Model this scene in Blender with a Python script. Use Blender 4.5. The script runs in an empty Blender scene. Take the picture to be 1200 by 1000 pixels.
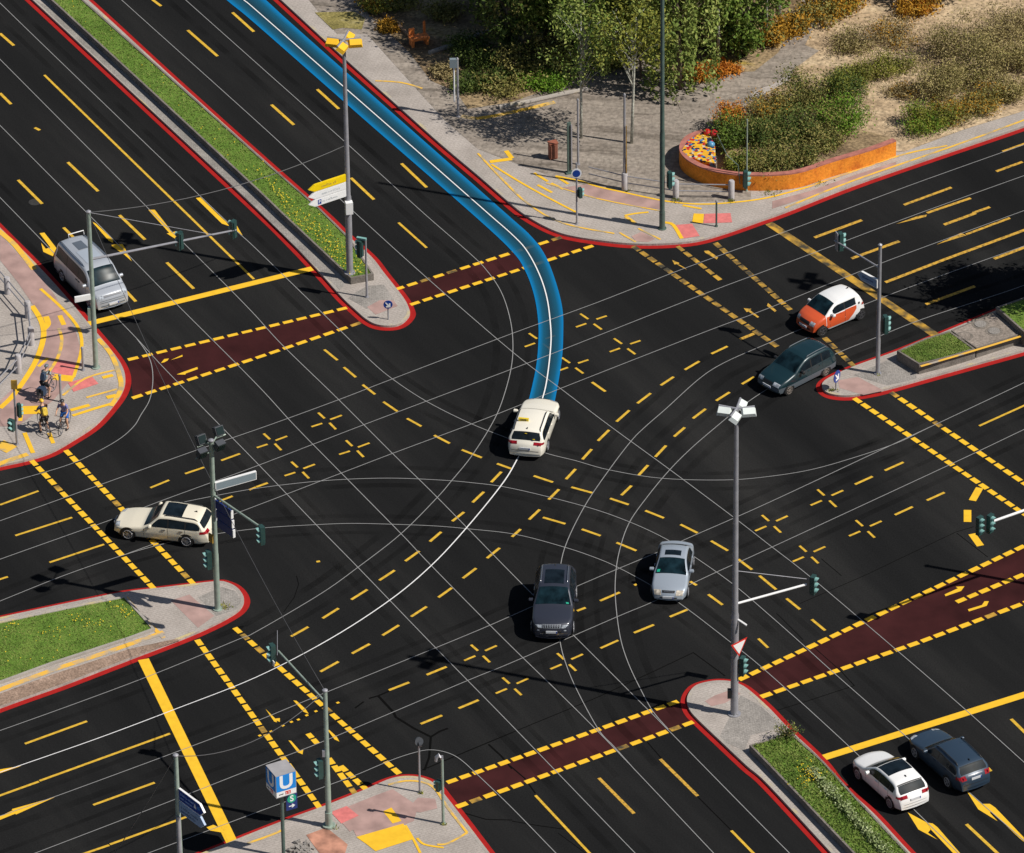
import bpy, bmesh, math, random
import numpy as np
from math import radians as R, sin, cos, tan, pi, atan2, hypot
from mathutils import Vector, Matrix
random.seed(7); rng = np.random.default_rng(7)
sc = bpy.context.scene
COL = sc.collection
# ---------------------------------------------------------------- camera geometry (survey of the site)
TH, FPX, DIST, ROLL = R(32.5), 8537.0, 354.0, R(-0.7)
CAM = Vector((0, -DIST*cos(TH), DIST*sin(TH)))
FW = Vector((0, cos(TH), -sin(TH)))
_r = Vector((1, 0, 0)); _u = Vector((0, sin(TH), cos(TH)))
RT = _r*cos(ROLL) + _u*sin(ROLL); UP = -_r*sin(ROLL) + _u*cos(ROLL)
def G(p, z=0.0):
    d = FW*FPX + RT*(p[0]-600) + UP*(500-p[1])
    t = (z-CAM.z)/d.z
    v = CAM + d*t
    return Vector((v.x, v.y, z))
def PX(p):
    v = Vector(p)-CAM; w = v.dot(FW)
    return 600+FPX*v.dot(RT)/w, 500-FPX*v.dot(UP)/w
def HT(base, ypx):                       # height above a base point that reaches picture row ypx
    lo, hi = -2.0, 40.0
    for _ in range(50):
        m = (lo+hi)/2
        if PX((base[0], base[1], base[2]+m))[1] > ypx: lo = m
        else: hi = m
    return lo
def q(i, j, *zs):                        # quarter-scale survey sheets -> one list of points
    return [(300*i+zs[k]/4, 250*j+zs[k+1]/4) for k in range(0, len(zs), 2)]
cam = bpy.data.cameras.new('Camera'); co = bpy.data.objects.new('Camera', cam); COL.objects.link(co)
cam.sensor_width = 36; cam.lens = 36*FPX/1200; cam.clip_start = 1; cam.clip_end = 5000
M3 = Matrix((RT, UP, -FW)).transposed()
co.matrix_world = Matrix.Translation(CAM) @ M3.to_4x4()
sc.camera = co
# ---------------------------------------------------------------- light
SUN_EL, SUN_AZ = R(48), R(-19.5)
w = bpy.data.worlds.new('World'); sc.world = w; w.use_nodes = True
nt = w.node_tree; bg = nt.nodes['Background']
sky = nt.nodes.new('ShaderNodeTexSky'); sky.sky_type = 'NISHITA'; sky.sun_disc = False
sky.sun_elevation = SUN_EL; sky.sun_rotation = pi/2-SUN_AZ
nt.links.new(sky.outputs[0], bg.inputs[0]); bg.inputs[1].default_value = 0.052
sl = bpy.data.lights.new('Sun', 'SUN'); sl.energy = 4.9; sl.angle = R(0.5); sl.color = (1, .95, .87)
so = bpy.data.objects.new('Sun', sl); COL.objects.link(so)
sd = Vector((cos(SUN_EL)*cos(SUN_AZ), cos(SUN_EL)*sin(SUN_AZ), sin(SUN_EL)))
so.rotation_euler = sd.to_track_quat('Z', 'Y').to_euler(); so.location = (60, -40, 80)
sc.view_settings.view_transform = 'Standard'; sc.view_settings.look = 'None'
sc.view_settings.exposure = 0.0; sc.view_settings.gamma = 1
sc.cycles.max_bounces = 6; sc.cycles.transparent_max_bounces = 8
# ---------------------------------------------------------------- materials
def lin(*c):
    return tuple((x/255/12.92 if x/255 <= .04045 else ((x/255+.055)/1.055)**2.4) for x in c)
MATS = {}
def mat(name, col, rough=.6, noise=None, metal=0, coat=0, bump=0, col2=None, spec=.5, stretch=None, detail=4):
    if name in MATS: return MATS[name]
    m = bpy.data.materials.new(name); m.use_nodes = True; MATS[name] = m
    n = m.node_tree.nodes; l = m.node_tree.links; b = n['Principled BSDF']
    b.inputs['Roughness'].default_value = rough; b.inputs['Metallic'].default_value = metal
    b.inputs['Specular IOR Level'].default_value = spec
    if coat: b.inputs['Coat Weight'].default_value = coat; b.inputs['Coat Roughness'].default_value = .04
    b.inputs['Base Color'].default_value = (*col, 1)
    if noise:
        sca, amt = noise
        tc = n.new('ShaderNodeTexCoord'); mp = n.new('ShaderNodeMapping'); no = n.new('ShaderNodeTexNoise')
        no.inputs['Scale'].default_value = sca; no.inputs['Detail'].default_value = detail
        l.new(tc.outputs['Object'], mp.inputs[0]); l.new(mp.outputs[0], no.inputs['Vector'])
        cr = n.new('ShaderNodeValToRGB'); e = cr.color_ramp.elements
        e[0].position = .3; e[1].position = .7
        c2 = col2 or tuple(min(1, x*(1+amt)) for x in col)
        c1 = tuple(x*(1-amt) for x in col)
        e[0].color = (*c1, 1); e[1].color = (*c2, 1)
        l.new(no.outputs['Fac'], cr.inputs[0]); l.new(cr.outputs[0], b.inputs['Base Color'])
        if bump:
            bp = n.new('ShaderNodeBump'); bp.inputs['Strength'].default_value = bump; bp.inputs['Distance'].default_value = .02
            l.new(no.outputs['Fac'], bp.inputs['Height']); l.new(bp.outputs[0], b.inputs['Normal'])
    return m
def layered(name, stops, scale, rough=.85, stretch=None, fine=None, bump=0.3, brick=None, detail=6):
    """ground: big blotches through a ramp, times a fine grain, optional paving joints"""
    m = bpy.data.materials.new(name); m.use_nodes = True; MATS[name] = m
    n = m.node_tree.nodes; l = m.node_tree.links; b = n['Principled BSDF']; b.inputs['Roughness'].default_value = rough
    b.inputs['Specular IOR Level'].default_value = .25
    tc = n.new('ShaderNodeTexCoord'); mp = n.new('ShaderNodeMapping')
    l.new(tc.outputs['Object'], mp.inputs[0])
    if stretch:
        m0 = n.new('ShaderNodeMapping'); m0.inputs['Rotation'].default_value[2] = stretch[1]; mp.inputs['Scale'].default_value = stretch[0]
        l.new(tc.outputs['Object'], m0.inputs[0]); l.new(m0.outputs[0], mp.inputs[0])
    no = n.new('ShaderNodeTexNoise'); no.inputs['Scale'].default_value = scale; no.inputs['Detail'].default_value = detail
    no.inputs['Roughness'].default_value = .62
    l.new(mp.outputs[0], no.inputs['Vector'])
    cr = n.new('ShaderNodeValToRGB'); e = cr.color_ramp.elements
    e[0].position, e[0].color = stops[0][0], (*stops[0][1], 1)
    e[1].position, e[1].color = stops[-1][0], (*stops[-1][1], 1)
    for p, c in stops[1:-1]:
        x = e.new(p); x.color = (*c, 1)
    l.new(no.outputs['Fac'], cr.inputs[0])
    out = cr.outputs[0]
    f = n.new('ShaderNodeTexNoise'); f.inputs['Scale'].default_value = (fine or (9, .25))[0]; f.inputs['Detail'].default_value = 3
    l.new(tc.outputs['Object'], f.inputs['Vector'])
    mr = n.new('ShaderNodeMapRange'); a = (fine or (9, .25))[1]
    mr.inputs[1].default_value = .3; mr.inputs[2].default_value = .7; mr.inputs[3].default_value = 1-a; mr.inputs[4].default_value = 1+a
    l.new(f.outputs['Fac'], mr.inputs[0])
    mx = n.new('ShaderNodeMix'); mx.data_type = 'RGBA'; mx.blend_type = 'MULTIPLY'; mx.inputs[0].default_value = 1
    l.new(out, mx.inputs[6]); l.new(mr.outputs[0], mx.inputs[7]); out = mx.outputs[2]
    if brick:
        mb = n.new('ShaderNodeMapping'); mb.inputs['Rotation'].default_value[2] = brick[1]
        l.new(tc.outputs['Object'], mb.inputs[0])
        bt = n.new('ShaderNodeTexBrick'); bt.inputs['Scale'].default_value = brick[0]
        bt.inputs['Color1'].default_value = (1.03, 1.02, 1.02, 1); bt.inputs['Color2'].default_value = (.965, .965, .965, 1)
        bt.inputs['Mortar'].default_value = (.84, .83, .82, 1); bt.inputs['Mortar Size'].default_value = .02
        bt.inputs['Brick Width'].default_value = brick[2]; bt.inputs['Row Height'].default_value = brick[3]
        l.new(mb.outputs[0], bt.inputs['Vector'])
        m2 = n.new('ShaderNodeMix'); m2.data_type = 'RGBA'; m2.blend_type = 'MULTIPLY'; m2.inputs[0].default_value = 1
        l.new(out, m2.inputs[6]); l.new(bt.outputs['Color'], m2.inputs[7]); out = m2.outputs[2]
    l.new(out, b.inputs['Base Color'])
    bp = n.new('ShaderNodeBump'); bp.inputs['Strength'].default_value = bump; bp.inputs['Distance'].default_value = .03
    l.new(f.outputs['Fac'], bp.inputs['Height']); l.new(bp.outputs[0], b.inputs['Normal'])
    return m
AD = R(60.5)            # the main road runs at -60.5 degrees
ASPH = layered('asphalt', [(.27, (.0095, .0098, .0103)), (.5, (.0152, .0154, .0158)), (.74, (.028, .0276, .027))], .2, .95,
               ((1, .13, 1), -R(29.5)), (14, .2), .1)
ASPH.node_tree.nodes['Principled BSDF'].inputs['Specular IOR Level'].default_value = .03
PAVE = layered('concrete_paving', [(.3, (.325, .29, .262)), (.55, (.415, .373, .34)), (.75, (.48, .435, .40))], .45, .9,
               None, (9, .1), .2, (1, R(-29.5), .3, .15))
GRAV = layered('grey_setts', [(.3, (.22, .205, .19)), (.7, (.36, .335, .31))], .7, .9, None, (12, .22), .4, (1, R(-29.5), .12, .12))
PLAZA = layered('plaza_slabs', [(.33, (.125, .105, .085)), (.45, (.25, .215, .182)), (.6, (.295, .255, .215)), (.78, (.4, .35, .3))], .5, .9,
               ((.22, 1.9, 1), R(7)), (5, .28), .5, (1, R(10), .9, .6))  # dark drawn-out streaks in this colour stand in for branch shadows
EARTH = layered('garden_earth', [(.3, (.08, .055, .03)), (.45, (.2, .14, .08)), (.58, (.34, .25, .14)), (.68, (.3, .22, .05)), (.8, (.42, .2, .05))], .35, .95,
                ((.5, 1.2, 1), R(15)), (6, .45), .7)
DRYG = layered('dry_grass', [(.3, (.15, .13, .04)), (.5, (.25, .21, .07)), (.75, (.36, .31, .17))], .8, .95, None, (8, .4), .6)
SAND = layered('dry_soil', [(.3, (.25, .175, .105)), (.5, (.42, .31, .195)), (.72, (.56, .44, .285))], .5, .95, ((.5, 1.4, 1), R(12)), (5, .4), .7)
LAWN = layered('lawn_soil', [(.3, (.075, .135, .018)), (.5, (.105, .19, .026)), (.75, (.17, .23, .045))], .8, .95, None, (14, .4), .8)
RINGM = mat('dusty_ring', (.19, .165, .14), .9, (6, .3))
GRAVC = layered('dusty_gravel', [(.3, (.2, .17, .145)), (.7, (.33, .28, .24))], .8, .95, None, (9, .3), .5)
WALLC = layered('weathered_concrete', [(.3, (.13, .115, .1)), (.6, (.21, .185, .165)), (.8, (.29, .26, .235))], 1.2, .9, None, (16, .25), .5)
KERB = layered('granite_kerb', [(.3, (.29, .265, .24)), (.55, (.38, .345, .31)), (.68, (.52, .42, .2))], .35, .85, None, (20, .15), .3)
BRICKS = layered('small_bricks', [(.3, (.22, .15, .11)), (.7, (.42, .3, .23))], 1.2, .9, None, (12, .35), .5, (1, R(20), .16, .09))
def worn(name, col, base, scale, lo, hi):
    m = mat(name, col, .8, (scale, .0)); n = m.node_tree.nodes
    cr = [x for x in n if x.type == 'VALTORGB'][0]; e = cr.color_ramp.elements
    e[0].position, e[1].position = lo, hi; e[0].color = (*base, 1); e[1].color = (*col, 1)
    return m
YCOL = (.80, .475, .03)
YEL = mat('yellow_marking', YCOL, .8, (3, .07), spec=.15)
YDASH = mat('lane_dash_yellow', (.62, .385, .045), .85, (5, .2), spec=.05)
YELW = worn('worn_yellow_marking', (.55, .31, .03), (.05, .042, .025), 1.6, .36, .62)
YELT = worn('thin_yellow_marking', (.60, .34, .035), (.2, .13, .03), 6, .3, .55)
YELP = worn('patchy_yellow_paint', (.76, .45, .05), (.42, .32, .17), 1.5, .38, .52)
YELK = worn('yellow_edge_stone', (.76, .43, .05), (.38, .33, .27), .9, .40, .5)
RED = mat('red_edge_paint', (.35, .0135, .012), .8, (2, .12), spec=.15)
MAROON = mat('maroon_crossing', (.048, .017, .018), .9, (.45, .4), col2=(.06, .018, .019), spec=.02)
WLINE = mat('thin_white_paint', (.28, .28, .28), .8, (2, .06), spec=.1)
WBOLD = mat('bold_white_paint', (.8, .8, .8), .8, spec=.1)
PINK = mat('pink_paving', (.62, .17, .16), .85, (4, .15))
PALEPINK = mat('pale_pink_paving', (.37, .24, .215), .85, (1.2, .22))
ORANGER = mat('orange_red_paving', (.42, .2, .135), .85, (1.6, .45))
CRACK = mat('bitumen_crack', (.0055, .0055, .0055), 1.0, spec=.0)
GALV = mat('galvanised_steel', (.33, .33, .36), .45, (3, .12), metal=.3)
POLEG = mat('grey_green_steel', (.30, .37, .32), .5, (3, .15), metal=.2)
POLED = mat('dark_green_steel', (.075, .115, .1), .5, (3, .2))
DGREEN = mat('signal_housing_green', (.022, .06, .056), .5, (4, .15))
TEAL = mat('signal_visor_teal', (.2, .4, .38), .55)
LENS = mat('signal_lens_dark', (.012, .022, .02), .15)
WHITE = mat('white_enamel', (.8, .8, .8), .4, (2, .03))
SIGNY = mat('yellow_sign', (.85, .6, .005), .4, (2, .04))
LAMPY = mat('yellow_lamp_shell', (.85, .48, .02), .5, (2, .05))
LAMPW = mat('white_lamp_shell', (.68, .73, .71), .45, (2, .05))
LAMPD = mat('dark_lamp_shell', (.055, .06, .07), .5, (2, .1))
SBLUE = mat('blue_sign', (.012, .05, .28), .4, (2, .05))
NAVY = mat('dark_blue_sign', (.008, .025, .15), .4)
LBLUE = mat('pale_blue_panel', (.28, .38, .55), .5)
UBLUE = mat('metro_blue', (.005, .22, .66), .35)
SGREEN = mat('train_green', (.01, .35, .22), .4)
REDS = mat('sign_red', (.6, .03, .02), .4)
BLACK = mat('black_plastic', (.012, .012, .013), .5)
GREYP = mat('grey_sign_panel', (.2, .25, .28), .5)
WIRE = mat('wire_steel', (.09, .09, .095), .5)
# ---------------------------------------------------------------- mesh builder
ORG = {}
LIFT = [0]                                # every sheet a hair above the last one, so none share a plane
def lift():
    LIFT[0] = (LIFT[0]+1) % 60; return LIFT[0]*3e-5
class MB:
    def __init__(s): s.v = []; s.f = []
    def add(s, vs, fs):
        o = len(s.v); s.v += [tuple(x) for x in vs]; s.f += [tuple(i+o for i in f) for f in fs]; return s
    def box(s, c, size, rz=0, M=None):
        x, y, z = (k/2 for k in size)
        P = [Vector((a*x, b*y, d*z)) for d in (-1, 1) for a, b in ((-1, -1), (1, -1), (1, 1), (-1, 1))]
        M = M or Matrix.Rotation(rz, 3, 'Z')
        return s.add([M @ p + Vector(c) for p in P], [(0, 3, 2, 1), (4, 5, 6, 7), (0, 1, 5, 4), (1, 2, 6, 5), (2, 3, 7, 6), (3, 0, 4, 7)])
    def tube(s, pts, r, n=8, cap=True):
        pts = [Vector(p) for p in pts]; rr = r if isinstance(r, (list, tuple)) else [r]*len(pts)
        vs = []; fs = []
        for k, p in enumerate(pts):
            d = (pts[min(k+1, len(pts)-1)]-pts[max(k-1, 0)]).normalized()
            a = d.orthogonal().normalized() if abs(d.z) < .9 else Vector((1, 0, 0)); a = (a-d*a.dot(d)).normalized(); b = d.cross(a)
            vs += [p+(a*cos(t)+b*sin(t))*rr[k] for t in [2*pi*i/n for i in range(n)]]
        for k in range(len(pts)-1):
            fs += [(k*n+i, k*n+(i+1) % n, (k+1)*n+(i+1) % n, (k+1)*n+i) for i in range(n)]
        if cap: fs += [tuple(range(n))[::-1], tuple((len(pts)-1)*n+i for i in range(n))]
        return s.add(vs, fs)
    def disc(s, c, nrm, r, n=24, t=.02):
        nrm = Vector(nrm).normalized(); return s.tube([Vector(c)-nrm*t/2, Vector(c)+nrm*t/2], r, n)
    def prism(s, pts, z0, z1):
        n = len(pts); vs = [(p[0], p[1], z0) for p in pts]+[(p[0], p[1], z1) for p in pts]
        return s.add(vs, [tuple(range(n))[::-1], tuple(range(n, 2*n))]+[(i, (i+1) % n, n+(i+1) % n, n+i) for i in range(n)])
    def slab(s, pts, d):                 # a flat outline of 3-D points given thickness along d
        n = len(pts); d = Vector(d); vs = [Vector(p) for p in pts]; vs = vs+[p+d for p in vs]
        return s.add(vs, [tuple(range(n))[::-1], tuple(range(n, 2*n))]+[(i, (i+1) % n, n+(i+1) % n, n+i) for i in range(n)])
    def flat(s, pts, z):
        z += lift()
        return s.add([(p[0], p[1], z) for p in pts], [tuple(range(len(pts)))])
    def ribbon(s, pts, wd, z, side=0):   # side 0 centred, +-1 to one side
        L = [Vector((p[0], p[1])) for p in pts]; vs = []; z += lift()
        for k, p in enumerate(L):
            a = (L[k]-L[max(k-1, 0)]); b = (L[min(k+1, len(L)-1)]-L[k])
            a = a.normalized() if a.length else b.normalized(); b = b.normalized() if b.length else a
            t = (a+b).normalized(); nn = Vector((-t.y, t.x)); sc_ = 1/max(.6, nn.dot(Vector((-a.y, a.x))))
            l, r_ = (wd/2, -wd/2) if side == 0 else ((wd, 0) if side > 0 else (0, -wd))
            vs += [(*(p+nn*l*sc_), z), (*(p+nn*r_*sc_), z)]
        return s.add(vs, [(2*k+1, 2*k+3, 2*k+2, 2*k) for k in range(len(L)-1)])
    def build(s, name, m, parent=None, local=False, smooth=False, recalc=True):
        me = bpy.data.meshes.new(name)
        vs = s.v
        if parent is not None and not local:
            o = ORG.get(parent.name, Vector()); vs = [(v[0]-o.x, v[1]-o.y, v[2]-o.z) for v in vs]
        me.from_pydata(vs, [], s.f)
        if recalc:
            bm = bmesh.new(); bm.from_mesh(me); bmesh.ops.recalc_face_normals(bm, faces=bm.faces); bm.to_mesh(me); bm.free()
        me.materials.append(m)
        if smooth:
            me.polygons.foreach_set('use_smooth', [True]*len(me.polygons))
            if smooth != 'all': me.set_sharp_from_angle(angle=R(40))
        ob = bpy.data.objects.new(name, me); COL.objects.link(ob)
        if parent is not None:
            ob.parent = parent; ORG[ob.name] = ORG.get(parent.name, Vector()) if not local else Vector()
        return ob
def tag(o, label=None, cat=None, group=None, kind=None):
    if label: o['label'] = label
    if cat: o['category'] = cat
    if group: o['group'] = group
    if kind: o['kind'] = kind
    return o
def thing(name, loc, label, cat, group=None, rz=0):
    o = bpy.data.objects.new(name, None); COL.objects.link(o); o.location = loc; o.rotation_euler[2] = rz
    o.empty_display_size = .3
    ORG[o.name] = Vector(loc)
    return tag(o, label, cat, group)
def flatup(mb, name, m, label, cat, kind='structure'):
    o = mb.build(name, m, recalc=False)
    me = o.data
    bm = bmesh.new(); bm.from_mesh(me)
    for f in bm.faces:
        if f.normal.z < 0: f.normal_flip()
    bm.to_mesh(me); bm.free()
    return tag(o, label, cat, None, kind)
def smooth_line(pts, n=6):               # Catmull-Rom through surveyed points
    P = [Vector((p[0], p[1])) for p in pts]; out = []
    for k in range(len(P)-1):
        p0 = P[max(k-1, 0)]; p1 = P[k]; p2 = P[k+1]; p3 = P[min(k+2, len(P)-1)]
        if (p2-p1).length < 1e-4: continue
        for i in range(n):
            t = i/n
            out.append(.5*((2*p1)+(-p0+p2)*t+(2*p0-5*p1+4*p2-p3)*t*t+(-p0+3*p1-3*p2+p3)*t**3))
    out.append(P[-1]); return out
def GL(pts, z=0.0): return [G(p, z) for p in pts]
# ---------------------------------------------------------------- road sheet
rd = MB(); NX = 12
rd.add([(-900+150*i, -700+150*j, 0) for j in range(NX+1) for i in range(NX+1)],
       [(j*(NX+1)+i, j*(NX+1)+i+1, (j+1)*(NX+1)+i+1, (j+1)*(NX+1)+i) for j in range(NX) for i in range(NX)])
flatup(rd, 'road', ASPH, 'wide dark asphalt road surface of the whole crossing', 'road')
# ---------------------------------------------------------------- pavements, islands and their red outline
ISL = {
 'median_nw': [(-125, -150), (36, 0), (168, 123), (300, 246), (340, 285), (375, 322), (400, 350), (417, 366), (430, 377), (443, 383), (460, 384), (472, 380), (480, 371), (479, 363), (472, 350), (450, 322), (435, 303), (405, 276), (378, 250), (300, 181), (200, 91), (101, 0), (-66, -150)],
 'pave_w': [(-130, 140), (-60, 208), (0, 269), (41, 310), (75, 347), (107, 385), (130, 412), (143, 431), (147, 447), (143, 462), (132, 478), (112, 500), (85, 518), (60, 532), (32, 541), (0, 548), (-60, 562), (-130, 578)],
 'median_w': [(-130, 755), (0, 726), (100, 705), (147, 696), (190, 691), (250, 684), (266, 685), (279, 692), (286, 704), (282, 715), (270, 724), (247, 736), (215, 750), (150, 775), (75, 804), (0, 831), (-130, 881)],
 'median_e': [(1420, 266), (1200, 354), (1165, 367), (1112, 389), (1050, 414), (1005, 430), (977, 442), (964, 451), (966, 460), (978, 465), (1000, 465.5), (1035, 459), (1100, 441), (1150, 427), (1200, 413), (1420, 350)],
 'median_se': [(1130, 1066), (1065, 1000), (1025, 957), (985, 920), (962, 892), (925, 857), (900, 831), (875, 809), (860, 802), (846, 800), (832, 801), (817, 805), (809, 812), (805, 822), (808, 834), (817, 845), (840, 867), (875, 900), (900, 922), (972, 1000), (1040, 1074)],
 'pave_s': [(120, 1048), (200, 1016), (250, 997), (300, 977), (340, 961.5), (380, 947), (425, 929), (455, 916), (475, 912), (495, 914), (511, 922), (523, 936), (550, 971), (572, 1000), (612, 1052)],
 'plaza': [(60, -245), (218, -100), (327, 0), (405, 72), (460, 121), (515, 170), (560, 208), (590, 234), (612, 252), (637, 267), (662, 277), (695, 283), (735, 287.5), (775, 288), (815, 284.5), (850, 275), (890, 261), (921, 250), (1000, 219), (1100, 184), (1200, 150), (1420, 72)],
}
DESC = {'median_nw': 'long traffic island with raised grass bed in the upper left road', 'pave_w': 'paved corner at the left where the three cyclists wait',
        'median_w': 'traffic island with lawn and floodlight mast at the left', 'median_e': 'traffic island with walled grass beds at the right',
        'median_se': 'traffic island at the lower right with the tall lamp mast', 'pave_s': 'paved corner in front with the blue station cube',
        'plaza': 'paved plaza corner in front of the trees'}
CLOSE = {'pave_w': [(-400, 578), (-400, 140)], 'pave_s': [(620, 1400), (100, 1400)], 'plaza': [(1500, -420), (40, -420)]}
ISLW = {}
edge = MB(); kerb = MB()
KH = .12
for k, pts in ISL.items():
    line = GL(smooth_line(pts, 5)); ISLW[k] = line
    poly = line+GL(CLOSE.get(k, []))
    area = sum(poly[i].x*poly[(i+1) % len(poly)].y-poly[(i+1) % len(poly)].x*poly[i].y for i in range(len(poly)))
    side = -1 if area > 0 else 1
    mb = MB(); n = len(poly)
    mb.add([(p.x, p.y, 0) for p in poly]+[(p.x, p.y, KH) for p in poly], [tuple(range(n, 2*n))]+[(i, (i+1) % n, n+(i+1) % n, n+i) for i in range(n)])
    o = mb.build('traffic_island' if 'median' in k else ('plaza' if k == 'plaza' else 'pavement'), PAVE)
    tag(o, DESC[k], 'traffic island' if 'median' in k else 'pavement', None, 'structure')
    edge.ribbon(line, .29, .008, side); kerb.ribbon(line, .16, KH+.004, -side)
flatup(edge, 'red_edge_line', RED, 'red painted band round every kerb of the crossing', 'edge line')
flatup(kerb, 'kerb', KERB, 'pale granite kerbstones round islands and pavements', 'kerb')
# maroon cycle crossings
mar = MB()
for a in ([(150, 422), (409, 360.5), (427, 378), (156, 467)], [(463, 339), (660, 277.5), (697, 287.5), (482, 357)],
          [(518, 920), (600, 891), (798, 821.5), (806, 833), (817, 845), (600, 923), (535, 946)], [(866, 797), (900, 782.5), (967, 750), (1200, 641), (1330, 580), (1330, 655), (1200, 708), (1086, 750), (893, 817)]):
    mar.flat(GL(a), .004)
flatup(mar, 'cycle_crossing', MAROON, 'maroon surfaced cycle crossings between yellow dashes', 'cycle crossing')
# ---------------------------------------------------------------- yellow markings
def seg(mb, a, b, wd=.15, z=.012):
    mb.ribbon([G(a), G(b)], wd, z)
dash = MB(); dthin = MB()
def segs(i, j, arr, wd=.16, mb=None):
    for (a, b, c, d) in arr:
        p, r_ = q(i, j, a, b, c, d); seg(mb or dash, p, r_, wd)
segs(0, 0, [(715, 0, 755, 30), (880, 143, 1020, 265), (1090, 60, 1190, 150), (0, 158, 65, 215), (0, 438, 52, 490), (163, 600, 187, 612), (318, 762, 460, 898), (85, 845, 198, 957)])
segs(0, 0, [(208, 353, 1190, 1310)], .13)
segs(1, 0, [(72, 492, 178, 587), (287, 420, 388, 512), (682, 768, 800, 880), (445, 835, 553, 937)])
segs(1, 1, [(668, 45, 800, 163), (320, 640, 382, 690), (412, 723, 468, 770), (500, 805, 558, 850), (597, 885, 663, 930), (708, 963, 775, 1000)], .13)
segs(2, 2, [(102, 232, 192, 262), (278, 285, 377, 312), (460, 338, 547, 367), (625, 395, 712, 430), (790, 460, 870, 500), (933, 537, 1012, 583), (1060, 623, 1125, 672),
            (145, 427, 250, 457), (327, 482, 415, 513), (490, 545, 583, 583), (835, 727, 865, 745), (920, 788, 987, 837), (573, 745, 585, 740)], .14)
segs(1, 2, [(835, 42, 908, 80), (965, 110, 1058, 147), (1130, 175, 1200, 200)], .14)
segs(1, 2, [(1150, 213, 1103, 262), (1068, 307, 1015, 357), (975, 402, 920, 445), (868, 495, 815, 540), (765, 585, 700, 632), (650, 675, 578, 722), (522, 765, 447, 812), (387, 853, 312, 900), (245, 940, 165, 985),
            (1142, 570, 1083, 618), (1032, 665, 970, 712), (918, 757, 855, 802), (800, 845, 727, 892), (670, 932, 593, 980), (283, 635, 300, 632), (2, 284, 55, 265)], .14)
segs(2, 2, [(455, 17, 403, 68), (373, 107, 330, 155), (298, 200, 253, 248), (220, 295, 172, 343), (130, 390, 80, 437), (40, 482, 0, 518), (810, 5, 760, 48), (722, 90, 672, 143), (637, 182, 593, 230), (560, 278, 513, 323),
            (413, 818, 505, 778), (305, 865, 345, 850), (740, 893, 827, 857), (572, 968, 665, 930)], .14)
segs(3, 2, [(548, 207, 635, 168), (408, 272, 490, 235), (595, 415, 678, 377), (745, 347, 827, 310)], .14)
segs(3, 2, [(-40, 700, 38, 765), (87, 807, 150, 858), (205, 905, 268, 957)], .14)
segs(2, 3, [(1155, -5, 1200, 38), (415, 40, 498, 3)], .13)
segs(2, 3, [(695, 560, 870, 733), (407, 648, 572, 815)], .16, dthin)
segs(2, 3, [(110, 730, 255, 885), (255, 885, 400, 1040), (1028, 895, 1150, 1020)], .13)
segs(1, 3, [(450, 65, 533, 20), (302, 150, 387, 103), (800, 165, 893, 127), (623, 237, 718, 200), (950, 322, 1043, 283), (772, 395, 872, 355)], .145)
segs(3, 3, [(1140, 372, 1260, 490), (1010, 580, 1045, 617), (930, 865, 1090, 1015)], .16)
segs(2, 1, [(375, 793, 438, 837), (490, 978, 550, 925), (588, 892, 650, 845), (697, 808, 758, 768), (810, 735, 878, 695), (935, 660, 1010, 625), (848, 963, 908, 918), (957, 880, 1020, 840), (1078, 802, 1135, 768)], .14)
segs(2, 1, [(1070, 592, 1135, 565)], .2, dthin)
segs(0, 1, [(560, 10, 680, 125), (782, 232, 908, 355), (298, 68, 360, 130), (590, 365, 637, 415)])
segs(0, 2, [(1037, 160, 1125, 128), (868, 222, 957, 192), (705, 288, 793, 252), (0, 368, 180, 303), (72, 512, 338, 427), (232, 638, 488, 553), (-60, 735, 37, 705), (1168, 298, 1200, 285), (1010, 358, 1090, 327)], .13)
segs(0, 3, [(117, 488, 408, 382), (185, 662, 797, 440), (-40, 745, 182, 665), (437, 775, 725, 670), (515, 960, 890, 825), (380, 1008, 512, 963), (-40, 855, 60, 812)], .14)
segs(3, 1, [(218, 115, 440, 33), (392, 213, 615, 132), (825, 55, 975, 0), (550, 325, 835, 215), (835, 215, 1240, 66), (740, 428, 970, 343), (1060, 215, 1240, 147)], .2, dthin)
segs(3, 1, [(990, 998, 1240, 885)], .13)
segs(3, 0, [(1100, 712, 1240, 662), (1070, 805, 1193, 760), (637, 962, 860, 880), (745, 1000, 950, 930), (960, 1000, 1040, 972)], .18, dthin)
flatup(dash, 'lane_dash', YDASH, 'yellow lane dashes across the crossing', 'lane marking')
flatup(dthin, 'lane_dash', YELT, 'faded yellow lane dashes of the far right road and near centre', 'lane marking')
cr = MB()
def cross(cx, cy, kind):
    A = {0: ((-13, -9.5, -3.7, -3.2), (2.8, 2.4, 12, 9)), 1: ((-10.5, -9.5, -3.2, -2.8), (2.6, 2.4, 10, 10)), 2: ((-11, -10, -3, -3), (3, 3, 11, 10.5))}[kind]
    B = {0: ((6, -3, 18, -7), (-18, 6.2, -6, 2)), 1: ((3.5, -1.5, 17, -6.5), (-18.5, 7, -6, 3)), 2: ((5.5, -3, 19, -9), (-19, 8.5, -6, 3))}[kind]
    for a in A+B: seg(cr, (cx+a[0], cy+a[1]), (cx+a[2], cy+a[3]), .12)
for c in ((693, 377.5), (732.5, 406.5), (633, 400.5), (671.5, 429)): cross(*c, 0)
for c in ((319.5, 518), (352, 551), (416, 526), (383.5, 493.5)): cross(*c, 1)
for c in ((969, 584), (904, 614), (1014, 620), (948, 650), (563, 766), (600, 804.5), (664, 776)): cross(*c, 2)
flatup(cr, 'cross_mark', YDASH, 'small open yellow crosses dotted about the crossing', 'road marking')
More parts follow.
